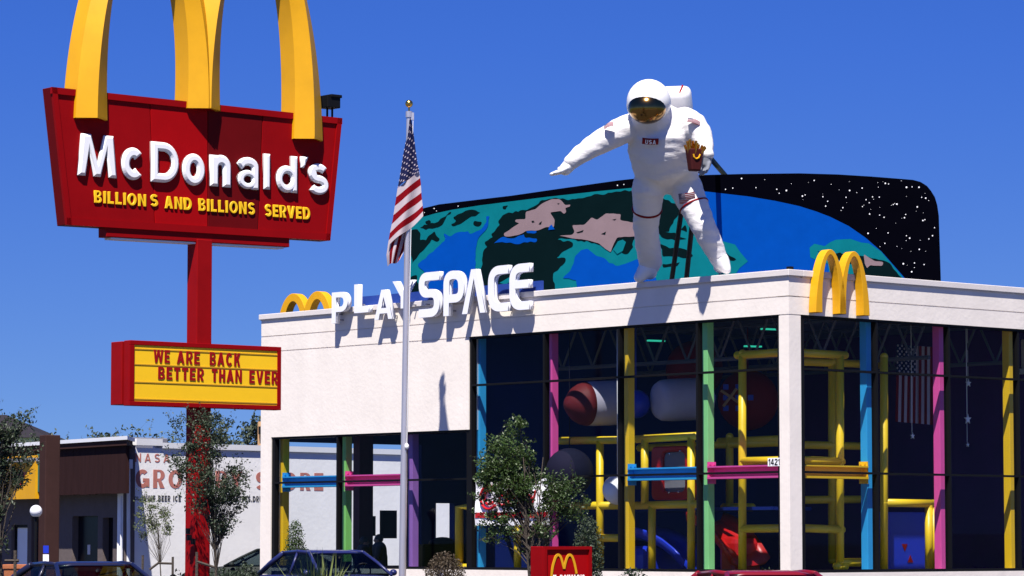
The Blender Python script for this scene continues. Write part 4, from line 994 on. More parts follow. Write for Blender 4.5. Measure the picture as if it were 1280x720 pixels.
def patch(name, px, py, dy, wd, hg, m, n, tilt=0.0, uv=False):
    """cloth badge sewn on, a slightly bulged sheet facing n"""
    b = BM(); c = A(px, py, dy); n = Vector(n).normalized(); a = Z.cross(n).normalized(); u = n.cross(a)
    a, u = a * math.cos(tilt) + u * math.sin(tilt), u * math.cos(tilt) - a * math.sin(tilt)
    l = b.loops.layers.uv.new('UVMap'); N = 6
    g = [[b.verts.new(c + a * wd * (i / N - .5) + u * hg * (j / N - .5) - n * .10 * ((i / N - .5) ** 2 + (j / N - .5) ** 2)) for j in range(N + 1)] for i in range(N + 1)]
    for i in range(N):
        for j in range(N):
            f = b.faces.new((g[i][j], g[i + 1][j], g[i + 1][j + 1], g[i][j + 1]))
            for lp, (ii, jj) in zip(f.loops, ((i, j), (i + 1, j), (i + 1, j + 1), (i, j + 1))): lp[l].uv = (ii / N, 1 - jj / N)
    return mk(name, b, m, ast, recalc=False), c, a, u, n
nf = (0, -.87, -.5)
pt_, c_, a_, u_, n_ = patch('name_patch', 813, 177.5, -.78, .34, .14, M['dark_red'], nf, R(-3))
W0 = 0
for ch in 'USA':
    wgl, pcs = glyph(ch, .085); H = .095
    mt = Matrix(((a_.x, u_.x, n_.x, 0), (a_.y, u_.y, n_.y, 0), (a_.z, u_.z, n_.z, 0), (0, 0, 0, 1)))
    pos = c_ + a_ * (-.105 + W0) - u_ * H / 2 + n_ * .006; W0 += .076
    mk('letter', join([curve_bm(l, .05, 0, Matrix.Translation(pos) @ mt @ Matrix.Scale(H, 4) @ Matrix.Diagonal((1, 1, .15, 1)), zoff=.01 * k) for k, l in enumerate(pcs)]), M['white'], pt_)
patch('flag_patch', 859, 248.5, -.57, .34, .24, M['flag'], nf, R(8))
patch('flag_patch', 868, 150, -.53, .28, .13, M['flag'], (.35, -.75, .55), R(-18))
patch('flag_patch', 760, 155, -.62, .22, .15, M['flag'], (-.5, -.6, .65), R(25))
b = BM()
for pa, pb in (((852, 262), (838, 362)), ((866, 272), (857, 358))):  # two black bars stand in for shadow bands across the mural
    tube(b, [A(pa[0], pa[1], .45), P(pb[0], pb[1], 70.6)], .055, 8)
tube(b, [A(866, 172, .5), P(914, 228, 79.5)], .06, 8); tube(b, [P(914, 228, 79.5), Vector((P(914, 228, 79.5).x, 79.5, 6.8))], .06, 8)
mk('strut_and_shadow_bar', b, M['black'], ast)
# carton of fries held in the hand
fc = A(868, 197, -1.28); fr = thing('french_fries_carton', 'dark red carton of golden fries held in the hand of the spacesuit figure', 'fries', fc)
b = BM(); r0 = Matrix.Rotation(R(25), 4, 'Z')
def ring(z, sx, sy): return [fc + r0 @ Vector((x * sx, y * sy, z)) for x, y in ((-1, -1), (1, -1), (1, 1), (-1, 1))]
hexa(b, ring(-.28, .11, .09) + ring(.18, .165, .12)); mk('carton', b, M['carton'], fr, bevel=.03)
b = BM(); q = [fc + r0 @ Vector((x * .85, -.118, z)) for x, z in ((-.10, .06), (-.085, .0), (-.04, -.035), (.0, -.03), (.05, -.005), (.085, .06))]; tube(b, q, .018, 6); mk('arch_mark', b, M['yellow_sign'], fr)
for k in range(26):
    x, y = random.uniform(-.155, .155), random.uniform(-.11, .10); b = BM()
    t0 = fc + r0 @ Vector((x * .8, y * .8, .05)); t1 = fc + r0 @ Vector((x * 1.25 + random.uniform(-.04, .04), y * 1.3 - .04, .20 + random.random() * .16))
    ax = (t1 - t0); tube(b, [t0, t1], .026, 4); mk('fry', b, M['gold'], fr)

# ================================================================== play area behind the glass
pd = -.80
def lp(px, py, d=pd): return Lf.at(px, py, d)
def rp(px, py, d=pd): return Rf.at(px, py, d)
play = thing('play_structure', 'indoor climbing frame of yellow padded pipes behind the restaurant glass', 'climbing frame', lp(864, 640))
def pipe(pts, r=.085):
    b = BM(); tube(b, pts, r, 12)
    for p in (pts[0], pts[-1]): ball(b, p, r * 1.02, seg=12)
    mk('pipe', b, M['pad_yellow'], play, smooth='all')
GZ = 716
for v in ([(928, 442), (928, GZ)], [(922, 444), (1000, 439)], [(928, 576.5), (1000, 575)], [(928, 661), (1000, 660)], [(806, 548), (806, 629)], [(864, 546), (864, GZ)], [(796, 549), (870, 545)],
          [(796, 632), (872, 630)], [(815, 632), (815, GZ)], [(750, 551), (750, GZ)], [(700, 551), (777, 550)], [(703, 632), (777, 632)], [(752, 672.5), (777, 672.5)], [(647, 660), (647, GZ)], [(643, 665), (656, 664)]):
    pipe([lp(*q) for q in v])
pipe([lp(590, 634, -.9), lp(574, 634, -.9), lp(574, 710, -.9)], .10); pipe([lp(574, 710, -.9), lp(590, 710, -.9)], .10)
for v in ([(1050, 444), (1050, GZ)], [(1000, 441), (1056, 444)], [(1000, 575), (1052, 577)], [(1000, 660), (1052, 662)], [(1050, 703), (1086, 703)], [(1105, 446), (1105, GZ)], [(1105, 628.5), (1166, 629.5)], [(1161, 634), (1161, GZ)], [(1046, 708), (1056, 708)], [(1167, 634), (1167, GZ)]):
    pipe([rp(*q) for q in v])
for v in ([(912, 546), (912, 630)], [(900, 552), (1000, 548)], [(905, 634), (940, 634)], [(800, 560), (1000, 552)], [(778, 560), (778, 640)]): pipe([lp(*q, d=-3.0) for q in v])
for v in ([(1040, 452), (1040, 700)], [(1000, 452), (1100, 456)], [(1000, 556), (1090, 558)], [(1000, 625), (1090, 624)]): pipe([rp(*q, d=-2.8) for q in v])
b = BM()
for dd in (-1.6, -3.0): pbox(b, Lf, Lf.hit(780, 600, dd)[0], Lf.hit(965, 600, dd)[0], ZTL - .75, ZTL - .68, dd - 1.2, dd)
mk('deck', b, M['dark_wall'], play)
# tunnel rockets
def rocket(px0, px1, py0, py1, Y, label):
    c0, c1 = P(px0, (py0 + py1) / 2, Y), P(px1, (py0 + py1) / 2 - 2, Y + .5); r = (py1 - py0) / 2 / F * Y
    t = thing('toy_rocket', label, 'toy rocket', (c0 + c1) / 2)
    b = BM(); ax = (c1 - c0); L = ax.length; tube(b, [c0 - ax.normalized() * r * .35, c0 - ax.normalized() * r * .30, c0 - ax.normalized() * r * .2, c0, c0 + ax * .2, c0 + ax], [r * .45, r * .68, r * .86, r * .97, r, r], 28); mk('body', b, M['rocket_white'], t, smooth=True)
    return t, c0, ax.normalized(), r
t, c0, ax, r = rocket(731, 780, 477, 533, 71.5, 'white play rocket with a red nose hanging behind the glass left of the yellow column')
b = BM(); tube(b, [c0 - ax * r * 1.1 * s_ for s_ in (-.05, .2, .45, .7, .85, .93)], [r * .99, r * .92, r * .78, r * .5, r * .3, r * .08], 28); mk('nose', b, M['rocket_red'], t, smooth='all')
t, c0, ax, r = rocket(828, 880, 474, 527, 71.2, 'plain white play rocket hanging left of the mint green column')
def hangball(px, py, r, Y, m, label):
    b = BM(); c = P(px, py, Y); ball(b, c, r / F * Y, seg=28); tube(b, [c + Z * r / F * Y * .95, Vector((c.x, c.y, 6.45))], .012, 5)
    tag(mk('hanging_ball', b, m, smooth='all'), label, 'ball')
hangball(795, 505, 18, 71.4, M['deep_blue'], 'blue ball hanging indoors beside the upper yellow column')
hangball(868, 462, 36, 75.5, M['dark_red'], 'big dark red ball hanging behind the mint green column')
hangball(935, 500, 38, 74, M['dark_red'], 'big dark red ball with a checked emblem near the corner pillar')
hangball(772, 612, 19, 70.6, M['white'], 'white ball low behind the yellow column above the red roadside arches')
hangball(712, 590, 30, 71.5, M['dark_ball'], 'grey ball low behind the pink column next to the front tree')
b = BM(); q = P(915, 497, 73.1)
for k in range(4):
    for j in range(4):
        if (k + j) % 2 == 0: box(b, q + Vector(((k - 1.5) * .14 + (j - 1.5) * .14, 0, (j - 1.5) * .12 - (k - 1.5) * .12)), .12, .03, .12)
mk('emblem', b, M['deep_blue'], bpy.data.objects['hanging_ball.002'])
b = BM(); tube(b, [q + Vector((-.25, -.03, .16)), q + Vector((.28, -.03, -.2))], .035, 6); tube(b, [q + Vector((.1, -.03, .2)), q + Vector((-.2, -.03, -.2))], .035, 6); mk('emblem_cross', b, M['tan'], bpy.data.objects['hanging_ball.002'])
# red cabin, slides, dome
cb = thing('play_cabin', 'red play cabin with a rounded window on the climbing frame', 'play cabin', lp(838, 625, -1.5))
b = BM(); Pc = Plane(lp(814, 625, -1.35) * 1.0, -UL); Pc.o.z = 0
xa, za = Lf.hit(813.5, 625, -1.3); xb, zt = Lf.hit(859, 557, -1.3)
fr_ = curve_bm([rnd([(xa, za), (xb, za), (xb, zt), (xa, zt)], .14, 6, closed=True), rnd([(xa + .34, za + .16), (xb - .1, za + .16), (xb - .1, zt - .12), (xa + .34, zt - .12)], .16, 6, closed=True)], .75, .03, Lf.mat(-2.05)); mk('shell', fr_, M['bright_red'], cb)
mk('window', curve_bm([rnd([(xa + .35, za + .17), (xb - .11, za + .17), (xb - .11, zt - .13), (xa + .35, zt - .13)], .15, 6, closed=True)], .02, 0, Lf.mat(-1.40)), M['grey_metal'], cb)
b = BM()
for px, py in ((837, 567), (850, 564), (836, 616), (848, 615)): ball(b, lp(px, py, -1.27), .022, seg=8)
mk('rivet', b, M['chrome'], cb)
def slide(name, pts, wd, m, label):
    b = BM(); prof = [(-wd, .18), (-wd * .92, .02), (-wd * .5, -.06), (0, -.08), (wd * .5, -.06), (wd * .92, .02), (wd, .18)]
    rings = []
    for i, p in enumerate(pts):
        t_ = (pts[min(i + 1, len(pts) - 1)] - pts[max(0, i - 1)]).normalized(); sd_ = t_.cross(Z).normalized(); up = sd_.cross(t_)
        rings.append([b.verts.new(p + sd_ * x + up * z) for x, z in prof] + [b.verts.new(p + sd_ * x * 1.02 + up * (z - .05)) for x, z in prof[::-1]])
    for a, c in zip(rings, rings[1:]):
        for k in range(len(a)): b.faces.new((a[k], a[(k + 1) % len(a)], c[(k + 1) % len(c)], c[k]))
    b.faces.new(rings[0]); b.faces.new(rings[-1][::-1]); tag(mk(name, b, m, smooth='all'), label, 'slide')
slide('play_slide', [lp(880 + 11 * k, 650 + 2.2 * k * k * .8 + k * 2, -1.6 + .04 * k) for k in range(6)], .5, M['bright_red'], 'red play slide running down left of the corner pillar')
slide('play_slide', [lp(800 + 14 * k, 668 + 1.6 * k * k, -1.8) for k in range(6)], .42, M['deep_blue'], 'blue play slide curving down under the red cabin')
b = BM(); box(b, lp(925, 700, -1.7), .75, .6, 1.0, .6); tag(mk('play_block', b, M['bright_red'], bevel=.15), 'red play block on the floor beneath the red slide', 'play block')
b = BM(); box(b, lp(824, 708, -2.0), 1.5, .8, .9, .6); tag(mk('play_block', b, M['deep_blue'], bevel=.2), 'blue play block on the floor beneath the blue slide', 'play block')
b = BM(); pbox(b, Rf, Rf.hit(1112, 700, -1.6)[0], Rf.hit(1158, 700, -1.6)[0], FL, Rf.hit(1130, 640, -1.6)[1], -2.2, -1.6); pn = mk('play_board', b, M['deep_blue'], bevel=.03)
tag(pn, 'dark blue play panel with red triangles below the low yellow rail', 'play panel')
for px, py, u in ((1131, 684, -1), (1138, 699, 1)):
    c = Rf.hit(px, py, -1.59); mk('triangle', curve_bm([[(c[0] - .09, c[1] - .07 * u), (c[0] + .09, c[1] - .07 * u), (c[0], c[1] + .09 * u)]], .01, 0, Rf.mat(-1.597)), M['dark_red'], pn)
# flag and stars hanging indoors
fb = BM(); uvl = fb.loops.layers.uv.new('UVMap'); N = 24
g = [[fb.verts.new(Rf.at(1121 + 45 * i / N - 2 * (j / 8) * (1 - i / N), 430 + 97 * j / 8 + 4 * i / N, -2.2 + .04 * math.sin(i * 1.3))) for j in range(9)] for i in range(N + 1)]
for i in range(N):
    for j in range(8):
        f = fb.faces.new((g[i][j], g[i][j + 1], g[i + 1][j + 1], g[i + 1][j]))
        for l_, (ii, jj) in zip(f.loops, ((i, j), (i, j + 1), (i + 1, j + 1), (i + 1, j))): l_[uvl].uv = (jj / 8, ii / N)
tag(mk('hanging_flag', fb, M['flag'], recalc=False), 'stars and stripes banner hung vertically inside the right glass wall', 'flag')
for px, py, r, d, lab in ((1209, 524, 7, -1.3, 'bright silver star ornament at the middle of the pane right of the pink column'), (1210, 479, 5.5, -2.2, 'dim silver star ornament just under the upper glazing bar'), (1140, 545, 4.6, -1.8, 'small silver star ornament hanging under the indoor flag'), (1209, 556, 3.2, -1.8, 'tiny silver star ornament lowest in the pane right of the pink column')):
    c = Rf.hit(px, py, d); k_ = r / F * 69; lo = []
    for k in range(10):
        rr = k_ if k % 2 == 0 else k_ * .4; lo.append((c[0] + rr * math.sin(k * math.pi / 5), c[1] + rr * math.cos(k * math.pi / 5)))
    b = curve_bm([lo], .03, .006, Rf.mat(d)); tube(b, [Rf.pt(c[0], c[1] + k_ * .9, d), Rf.pt(c[0], 6.4, d)], .006, 4)
    tag(mk('star_ornament', b, M['white']), lab, 'star ornament', 'star ornaments inside the right glass wall')
# banner taped to the glass
xa, zb = Lf.hit(595, 657, -.02); xb, zt = Lf.hit(688, 599, -.02)
bn = BM(); N = 16
g = [[bn.verts.new(Lf.pt(xa + (xb - xa) * i / N, zb + (zt - zb) * j / 6 + .03 * math.sin(i * .9) * (j == 6), -.0 + .02 * math.sin(i * .8 + j))) for j in range(7)] for i in range(N + 1)]
for i in range(N):
    for j in range(6): bn.faces.new((g[i][j], g[i + 1][j], g[i + 1][j + 1], g[i][j + 1]))
bnr = mk('window_banner', bn, M['white'], recalc=False); tag(bnr, 'white banner with red script and a red stripe on the glass behind the front tree', 'banner')
b = BM(); hb = zt - zb; pbox(b, Lf, xa + .02, xb - .02, zb + hb * .17, zb + hb * .29, .022, .028); mk('red_band', b, M['bright_red'], bnr)
b = BM()
for rr in (.26, .15): tube(b, [Lf.pt(xa + .5 + rr * 1.1 * math.cos(R(k)), zb + hb * .62 + rr * math.sin(R(k)), .035) for k in range(60, 321, 20)], .032, 6)
mk('script_mark', b, M['bright_red'], bnr)
b = BM()
xx = xa + .95
for k in range(4):
    tube(b, [Lf.pt(xx + k * .3 + .11 * math.cos(R(q)), zb + hb * .55 + .11 * math.sin(R(q)), .035) for q in range(20, 361, 30)], .028, 6); tube(b, [Lf.pt(xx + k * .3 + .1, zb + hb * .45, .035), Lf.pt(xx + k * .3 + .22, zb + hb * .75, .035)], .028, 6)
mk('script_mark', b, M['bright_red'], bnr)

# ------------------------------------------------------------------ people and table in the dining room
def seated(px, py, Y, face, label, shirt):
    """py = top of the head; face = yaw in degrees, 0 looks to the right of the picture"""
    top = P(px, py, Y); base = Vector((top.x, top.y, top.z - 1.32)); rz = Matrix.Rotation(R(face), 4, 'Z')
    L = lambda x, y, z: base + rz @ Vector((x, y, z))
    t = thing('person', label, 'person', base)
    def body(b):
        capsule(b, [L(0, 0, .52), L(.0, 0, .75), L(.03, 0, .98)], [.17, .165, .17])
        for s in (-1, 1):
            capsule(b, [L(.02, s * .17, 1.0), L(.06, s * .23, .76), L(.30, s * .20, .74)], [.075, .06, .045], 12)
            capsule(b, [L(0, s * .10, .50), L(.42, s * .11, .52), L(.44, s * .11, .10), L(.56, s * .11, .06)], [.10, .08, .055, .04], 12)
        capsule(b, [L(.03, 0, 1.0), L(.05, 0, 1.12)], [.075, .06], 12)
        ball(b, L(.06, 0, 1.2), .105, .95, .82, 1.15); ball(b, L(.165, 0, 1.19), .022); ball(b, L(.06, .09, 1.19), .025); ball(b, L(.06, -.09, 1.19), .025)
    mk('body', solid(body, .02, 0, 3), M['skin'], t, smooth='all', recalc=False)
    def cl(b):
        capsule(b, [L(0, 0, .53), L(.0, 0, .75), L(.03, 0, .99)], [.19, .182, .185])
        for s in (-1, 1):
            capsule(b, [L(.02, s * .17, 1.0), L(.06, s * .235, .77)], [.092, .075], 12); capsule(b, [L(0, s * .10, .50), L(.42, s * .11, .52), L(.44, s * .11, .14)], [.115, .092, .07], 12)
    mk('clothing', solid(cl, .025, .004, 3), shirt, t, smooth='all', recalc=False)
    b = BM(); ball(b, L(.035, 0, 1.235), .115, .98, .88, 1.0, 16); mk('hair', b, M['hair'], t, smooth='all')
seated(475.5, 669, 80.5, 180, 'seated diner in a dark blue top seen in silhouette below the hung pictures', M['cloth_dark'])
seated(453, 672, 80.9, 0, 'seated diner left of the other one, half hidden by the maroon column', M['cloth_dark'])
tp = P(464, 690, 80.8); tb = thing('dining_table', 'dark dining table between the two seated diners', 'table', (tp.x, tp.y, FL))
b = BM(); box(b, Vector((tp.x, tp.y, FL + .73)), .55, 1.0, .04); mk('tabletop', b, M['wood'], tb)
b = BM(); tube(b, [Vector((tp.x, tp.y, FL)), Vector((tp.x, tp.y, FL + .71))], .05, 10); mk('leg', b, M['black'], tb)
for px, Y, lab in ((477, 80.6, 'dark seat under the diner in the blue top'), (449, 81, 'dark seat under the diner by the maroon column')):
    p = P(px, 690, Y); s_ = thing('dining_stool', lab, 'seat', (p.x, p.y, FL)); b = BM(); box(b, Vector((p.x, p.y, FL + .40)), .44, .44, .07); mk('seat', b, M['black'], s_, bevel=.02)
    b = BM(); tube(b, [Vector((p.x, p.y, FL)), Vector((p.x, p.y, FL + .37))], .06, 10); mk('leg', b, M['black'], s_)
b = BM(); p = P(548, 676, 80.5); box(b, Vector((p.x, p.y, FL + .55)), 1.0, .5, 1.1, .4); ball(b, Vector((p.x + .1, p.y, FL + 1.1)), .25, 1.4, 1, .7)
tag(mk('booth_bench', b, M['black'], bevel=.12), 'dark rounded booth bench in silhouette by the narrow far window', 'bench')

# ================================================================== red entrance sign low in front
e0 = P(681, 700, 52); Ep = Plane((e0.x, e0.y, 0), (.80, .60, 0))
es = thing('entrance_sign', 'low red box sign with yellow arches in front of the leafy front tree', 'sign', (e0.x, e0.y, 0))
xr = Ep.hit(740, 700)[0]; zt = Ep.hit(700, 683)[1]
b = BM(); pbox(b, Ep, 0, xr, .35, zt, -.38, -.05); mk('cabinet', b, M['red1'], es, bevel=.01)
b = BM()
for q in ((0, xr, zt - .05, zt, -.049, 0), (0, xr, .35, .40, -.049, 0), (0, .05, .40, zt - .05, -.049, 0), (xr - .05, xr, .40, zt - .05, -.049, 0)): pbox(b, Ep, *q)
mk('rim', b, M['red1'], es)
b = BM(); pbox(b, Ep, .05, xr - .05, .40, zt - .05, -.048, -.034); mk('face_panel', b, M['red2'], es)
m_ = [Ep.hit(*q, -.03) for q in ((688.5, 722), (691, 706), (694.5, 695.5), (697.5, 692.8), (700.5, 695.5), (703, 703), (704.7, 711))]
m2 = [Ep.hit(*q, -.03) for q in ((704.9, 711), (706.5, 703), (709, 695.5), (712, 692.8), (715, 695.5), (718, 704), (720.3, 717))]
for k, q in enumerate((m_, m2)): mk('arch', curve_bm([ribbon(rnd(q, .06, 4), .042)], .012, 0, Ep.mat(-.0335), zoff=.001 * k), M['yellow_sign'], es)
x0, z1 = Ep.hit(691, 718.6, -.03); x1, _ = Ep.hit(731, 718.6, -.03)
word("McDONALD'S".upper().replace('MC', 'Mc'), Ep, -.0335, x0, z1 - .13, .13, x1 - x0, M['white'], es, h=.11, gap=.14, extrude=.008)
b = BM(); pbox(b, Ep, .15, .25, 0, .35, -.28, -.18); pbox(b, Ep, xr - .25, xr - .15, 0, .35, -.28, -.18); mk('post', b, M['black'], es)

# ================================================================== grocery store on the left
G0 = P(155, 676, 85); G0.z = 0
Gs = Plane(G0, (.68, .733, 0)); Gf = Plane(G0 + Vector((0, 0, 0)), (.52, -.855, 0))
gro = thing('grocery_building', 'white painted block store with faded red lettering and a brown wooden overhang', 'store', G0 + Vector((-2, 6, 0)))
zg = Gs.hit(260, 562)[1]
b = BM(); pbox(b, Gs, .02, 24, 0, zg, -.3, 0); mk('wall', b, M['grocery'], gro)
zd = Gf.hit(105, 645)[1]
b = BM()
xs = [(-16, Gf.hit(122, 690)[0] - 0), ]
d0, d1 = Gf.hit(90, 690)[0], Gf.hit(122, 690)[0]; w0, w1 = Gf.hit(128, 690)[0], Gf.hit(141, 690)[0]
h0, h1 = Gf.hit(14, 690)[0], Gf.hit(34, 690)[0]; k0, k1 = Gf.hit(39, 690)[0], Gf.hit(53, 690)[0]
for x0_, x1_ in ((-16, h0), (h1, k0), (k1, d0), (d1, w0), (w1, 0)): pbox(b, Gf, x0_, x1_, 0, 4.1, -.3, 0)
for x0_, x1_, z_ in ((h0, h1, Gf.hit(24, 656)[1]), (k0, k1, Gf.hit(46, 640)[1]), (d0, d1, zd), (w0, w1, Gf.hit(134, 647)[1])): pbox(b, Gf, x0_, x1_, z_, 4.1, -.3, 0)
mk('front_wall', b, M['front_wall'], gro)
b = BM(); pbox(b, Gf, d0, d1, 0, zd, -.25, -.18); dd = mk('door', b, M['dark_door'], gro)
b = BM(); q = Gf.hit(111, 687, -.17); pbox(b, Gf, q[0] - .09, q[0] + .09, q[1] - .13, q[1] + .13, -.178, -.17); mk('notice', b, M['stucco_trim'], dd)
b = BM(); pbox(b, Gf, w0, w1, 0, Gf.hit(134, 647)[1], -.25, -.18); mk('window', b, M['dark_door'], gro)
b = BM(); pbox(b, Gf, k0, k1, 0, Gf.hit(46, 640)[1], -.25, -.18); o = mk('window', b, M['dark_door'], gro)
b = BM(); pbox(b, Gf, k0 + .1, k1 - .1, Gf.hit(46, 690)[1], Gf.hit(46, 666)[1], -.178, -.165); mk('poster', b, M['dark_red'], o)
b = BM(); pbox(b, Gf, h0 + .08, h1 - .08, 0, Gf.hit(24, 656)[1] - .08, -.22, -.15); dr = mk('door', b, M['grocery'], gro)
b = BM(); pbox(b, Gf, h0, h0 + .08, 0, Gf.hit(24, 656)[1], -.24, -.1); pbox(b, Gf, h1 - .08, h1, 0, Gf.hit(24, 656)[1], -.24, -.1); pbox(b, Gf, h0 + .08, h1 - .08, Gf.hit(24, 656)[1] - .08, Gf.hit(24, 656)[1], -.24, -.1); mk('door_frame', b, M['black'], dr)
# overhang of vertical boards
def prism(bm, pl, poly, z0, z1):
    lo = [bm.verts.new(pl.pt(x, z0, d)) for x, d in poly]; hi = [bm.verts.new(pl.pt(x, z1, d)) for x, d in poly]
    bm.faces.new(lo); bm.faces.new(hi[::-1]); n = len(poly)
    for i in range(n): bm.faces.new((lo[i], lo[(i + 1) % n], hi[(i + 1) % n], hi[i]))
K1 = P(156.5, 676, 83.6) - G0; od = K1.dot(Gf.n); xe_ = K1.dot(Gf.a)
zb_, zt_ = Gf.hit(157, 616.5, od)[1], Gf.hit(157, 557, od)[1]
ek = xe_ / od                                    # the end of the overhang is cut back at this slant
b = BM(); x = xe_ - .003
while x > -16:
    wv = random.uniform(.42, .50); pbox(b, Gf, x - wv + .012, x, zb_ + random.uniform(-.01, .01), zt_, od - .10 + random.uniform(-.008, .008), od); x -= wv
mk('overhang_boards', b, M['wood'], gro)
b = BM(); prism(b, Gf, [(-16, .01), (.0, .01), ((od - .11) * ek, od - .11), (-16, od - .11)], zb_ + .05, zb_ + .12); mk('soffit', b, M['wood'], gro)
b = BM(); prism(b, Gf, [(-.08, .01), (.0, .01), ((od - .11) * ek, od - .11), ((od - .11) * ek - .08, od - .11)], zb_ + .121, zt_); mk('overhang_end', b, M['wood'], gro)
b = BM(); prism(b, Gf, [(-16, -.2), (.05, -.2), ((od + .08) * ek + .03, od + .08), (-16, od + .08)], zt_ + .003, zt_ + .14); mk('trim_board', b, M['wood_post'], gro)
b = BM(); prism(b, Gf, [(-16, -.25), (.08, -.25), ((od + .12) * ek + .06, od + .12), (-16, od + .12)], zt_ + .145, zt_ + .24); mk('coping', b, M['metal_white'], gro)
b = BM(); pbox(b, Gs, .35, 1.25, zt_ + .06, zt_ + .235, -.3, .06); pbox(b, Gs, 1.26, 24, zg + .003, zg + .15, -.35, .06); mk('coping', b, M['metal_white'], gro)
b = BM(); pbox(b, Gf, -16, -4.5, 3.75, 3.85, -3, -.3); pbox(b, Gs, .5, 24, 3.75, 3.85, -10, -.3); mk('roof', b, M['grey_metal'], gro)
b = BM(); tube(b, [Gs.at(160.5, 722, .06), Gs.at(160.5, 578, .06)], .05, 8); tube(b, [Gs.at(151.5, 722, .05), Gs.at(151.5, 620, .05)], .03, 6); box(b, Gs.at(160, 580, .08), .2, .16, .24, 1); mk('downspout', b, M['metal_white'], gro)
b = BM(); pbox(b, Gs, 4, 5.5, 4.0, 4.5, -6, -4.6); 
tag(mk('roof_unit', b, M['grey_metal'], bevel=.03), 'grey air conditioning box on the flat store roof', 'roof unit')
def gtext(txt, pa, pb, ya, yb, m, h, gap=.16, space=.5, name='letter'):
    x0, zb = Gs.hit(pa, yb, .003); x1, zb2 = Gs.hit(pb, yb, .003); zt = Gs.hit(pa, ya, .003)[1]
    word(txt, Gs, .003, x0, zb, zt - zb, x1 - x0, m, gro, name, h=h, gap=gap, space=space, extrude=.004)
gtext('NASA', 169, 212, 566.5, 577.3, M['paint_red'], .075, gap=.40)
gtext('GROCERY STORE', 169.5, 404, 586.5, 609.7, M['paint_red'], .105, gap=.20, space=.55)
gtext('OL', 168, 174, 620.5, 625.5, M['paint_black'], .10)
gtext('WINE BEER ICE', 178, 226, 619, 626.5, M['paint_black'], .11)
gtext('CIGARETTES.DRUGS', 275, 336, 619.5, 626.8, M['paint_black'], .11)
# yellow shop sign and green board on the overhang
so_ = od + .02
def gbox(px0, px1, py0, py1, d0, d1):
    xa, za = Gf.hit(px0, py1, d1); xb, zb = Gf.hit(px1, py0, d1); b = BM(); pbox(b, Gf, xa, xb, za, zb, d0, d1); return b
ys = mk('shop_sign', gbox(-14, 44.5, 569, 625, so_, so_ + .12), M['yellow_sign']); tag(ys, 'yellow shop sign with red lettering behind the left tree', 'sign')
xq, zq = Gf.hit(20, 606, so_ + .12); xq2, zq2 = Gf.hit(33, 590, so_ + .12)
wgl, pcs = glyph('Y', .13); mk('letter', join([curve_bm(l, .006, 0, Gf.mat(so_ + .121) @ Matrix.Translation((xq, zq, 0)) @ Matrix.Diagonal(((xq2 - xq) / wgl, zq2 - zq, 1, 1))) for l in pcs]), M['bright_red'], ys)
gb = mk('sign_board', gbox(45.5, 54, 567, 615, so_, so_ + .05), mat('green_board', (.015, .10, .075), .7)); tag(gb, 'narrow green board beside the yellow shop sign', 'sign')
pp = P(61, 676, 81.5); pp.z = 0
b = BM(); box(b, pp + Z * 2.12, .40, .40, 4.24, .55)
tag(mk('wooden_post', b, M['wood_post'], bevel=.02), 'thick brown square post standing in front of the store overhang', 'post')
# globe lamp
p = P(45, 639, 76); gl = thing('globe_lamp', 'white globe lamp on a thin dark pole by the brown post', 'lamp', (p.x, p.y, 0))
b = BM(); ball(b, p, .145, seg=24); mk('globe', b, M['glow_white'], gl, smooth='all')
b = BM(); tube(b, [Vector((p.x, p.y, 0)), Vector((p.x, p.y, p.z - .13))], .03, 8); tube(b, [p - Z * .17, p - Z * .12], .07, 10); mk('pole', b, M['black'], gl)
# small info sign, planters
p = P(57.3, 700, 66); sg = thing('parking_sign', 'small white and blue sign on a post in front of the brown post', 'sign', (p.x, p.y, 0))
b = BM(); tube(b, [Vector((p.x, p.y + .05, 0)), P(57.3, 682, 66.05)], .025, 8); mk('post', b, M['grey_metal'], sg)
b = BM(); hexa(b, [P(x, y, 66 + t_) for t_ in (0, .02) for x, y in ((53.7, 712), (61, 712), (61, 693), (53.7, 693))]); sp_ = mk('panel', b, M['white'], sg)
b = BM(); hexa(b, [P(x, y, 65.98 + t_) for t_ in (0, .015) for x, y in ((55.5, 710), (59.5, 710), (59.5, 703), (55.5, 703))]); mk('blue_mark', b, M['deep_blue'], sp_)
b = BM(); hexa(b, [P(x, y, 66 + t_) for t_ in (0, .02) for x, y in ((54, 691.5), (60.8, 691.5), (60.8, 682), (54, 682))]); mk('panel', b, M['deep_blue'], sg, label='blue panel')
def planter(px0, px1, py, Y, label):
    p = P((px0 + px1) / 2, py, Y); wv = (px1 - px0) / F * Y / 2; t = thing('planter_box', label, 'planter', (p.x, p.y, 0)); b = BM()
    def rg(z, s): return [Vector((p.x + x * s, p.y + y * s, z)) for x, y in ((-1, -1), (1, -1), (1, 1), (-1, 1))]
    hexa(b, rg(0, wv * .75) + rg(p.z - .08, wv * .93)); mk('box', b, M['orange'], t, bevel=.015)
    b = BM(); hexa(b, rg(p.z - .08, wv) + rg(p.z, wv)); mk('rim', b, M['orange'], t, bevel=.01)
planter(6, 43, 705.5, 58, 'wide terracotta planter box at the foot of the left tree')
planter(58, 80, 705, 58, 'narrow terracotta planter box left of the dark sedan')

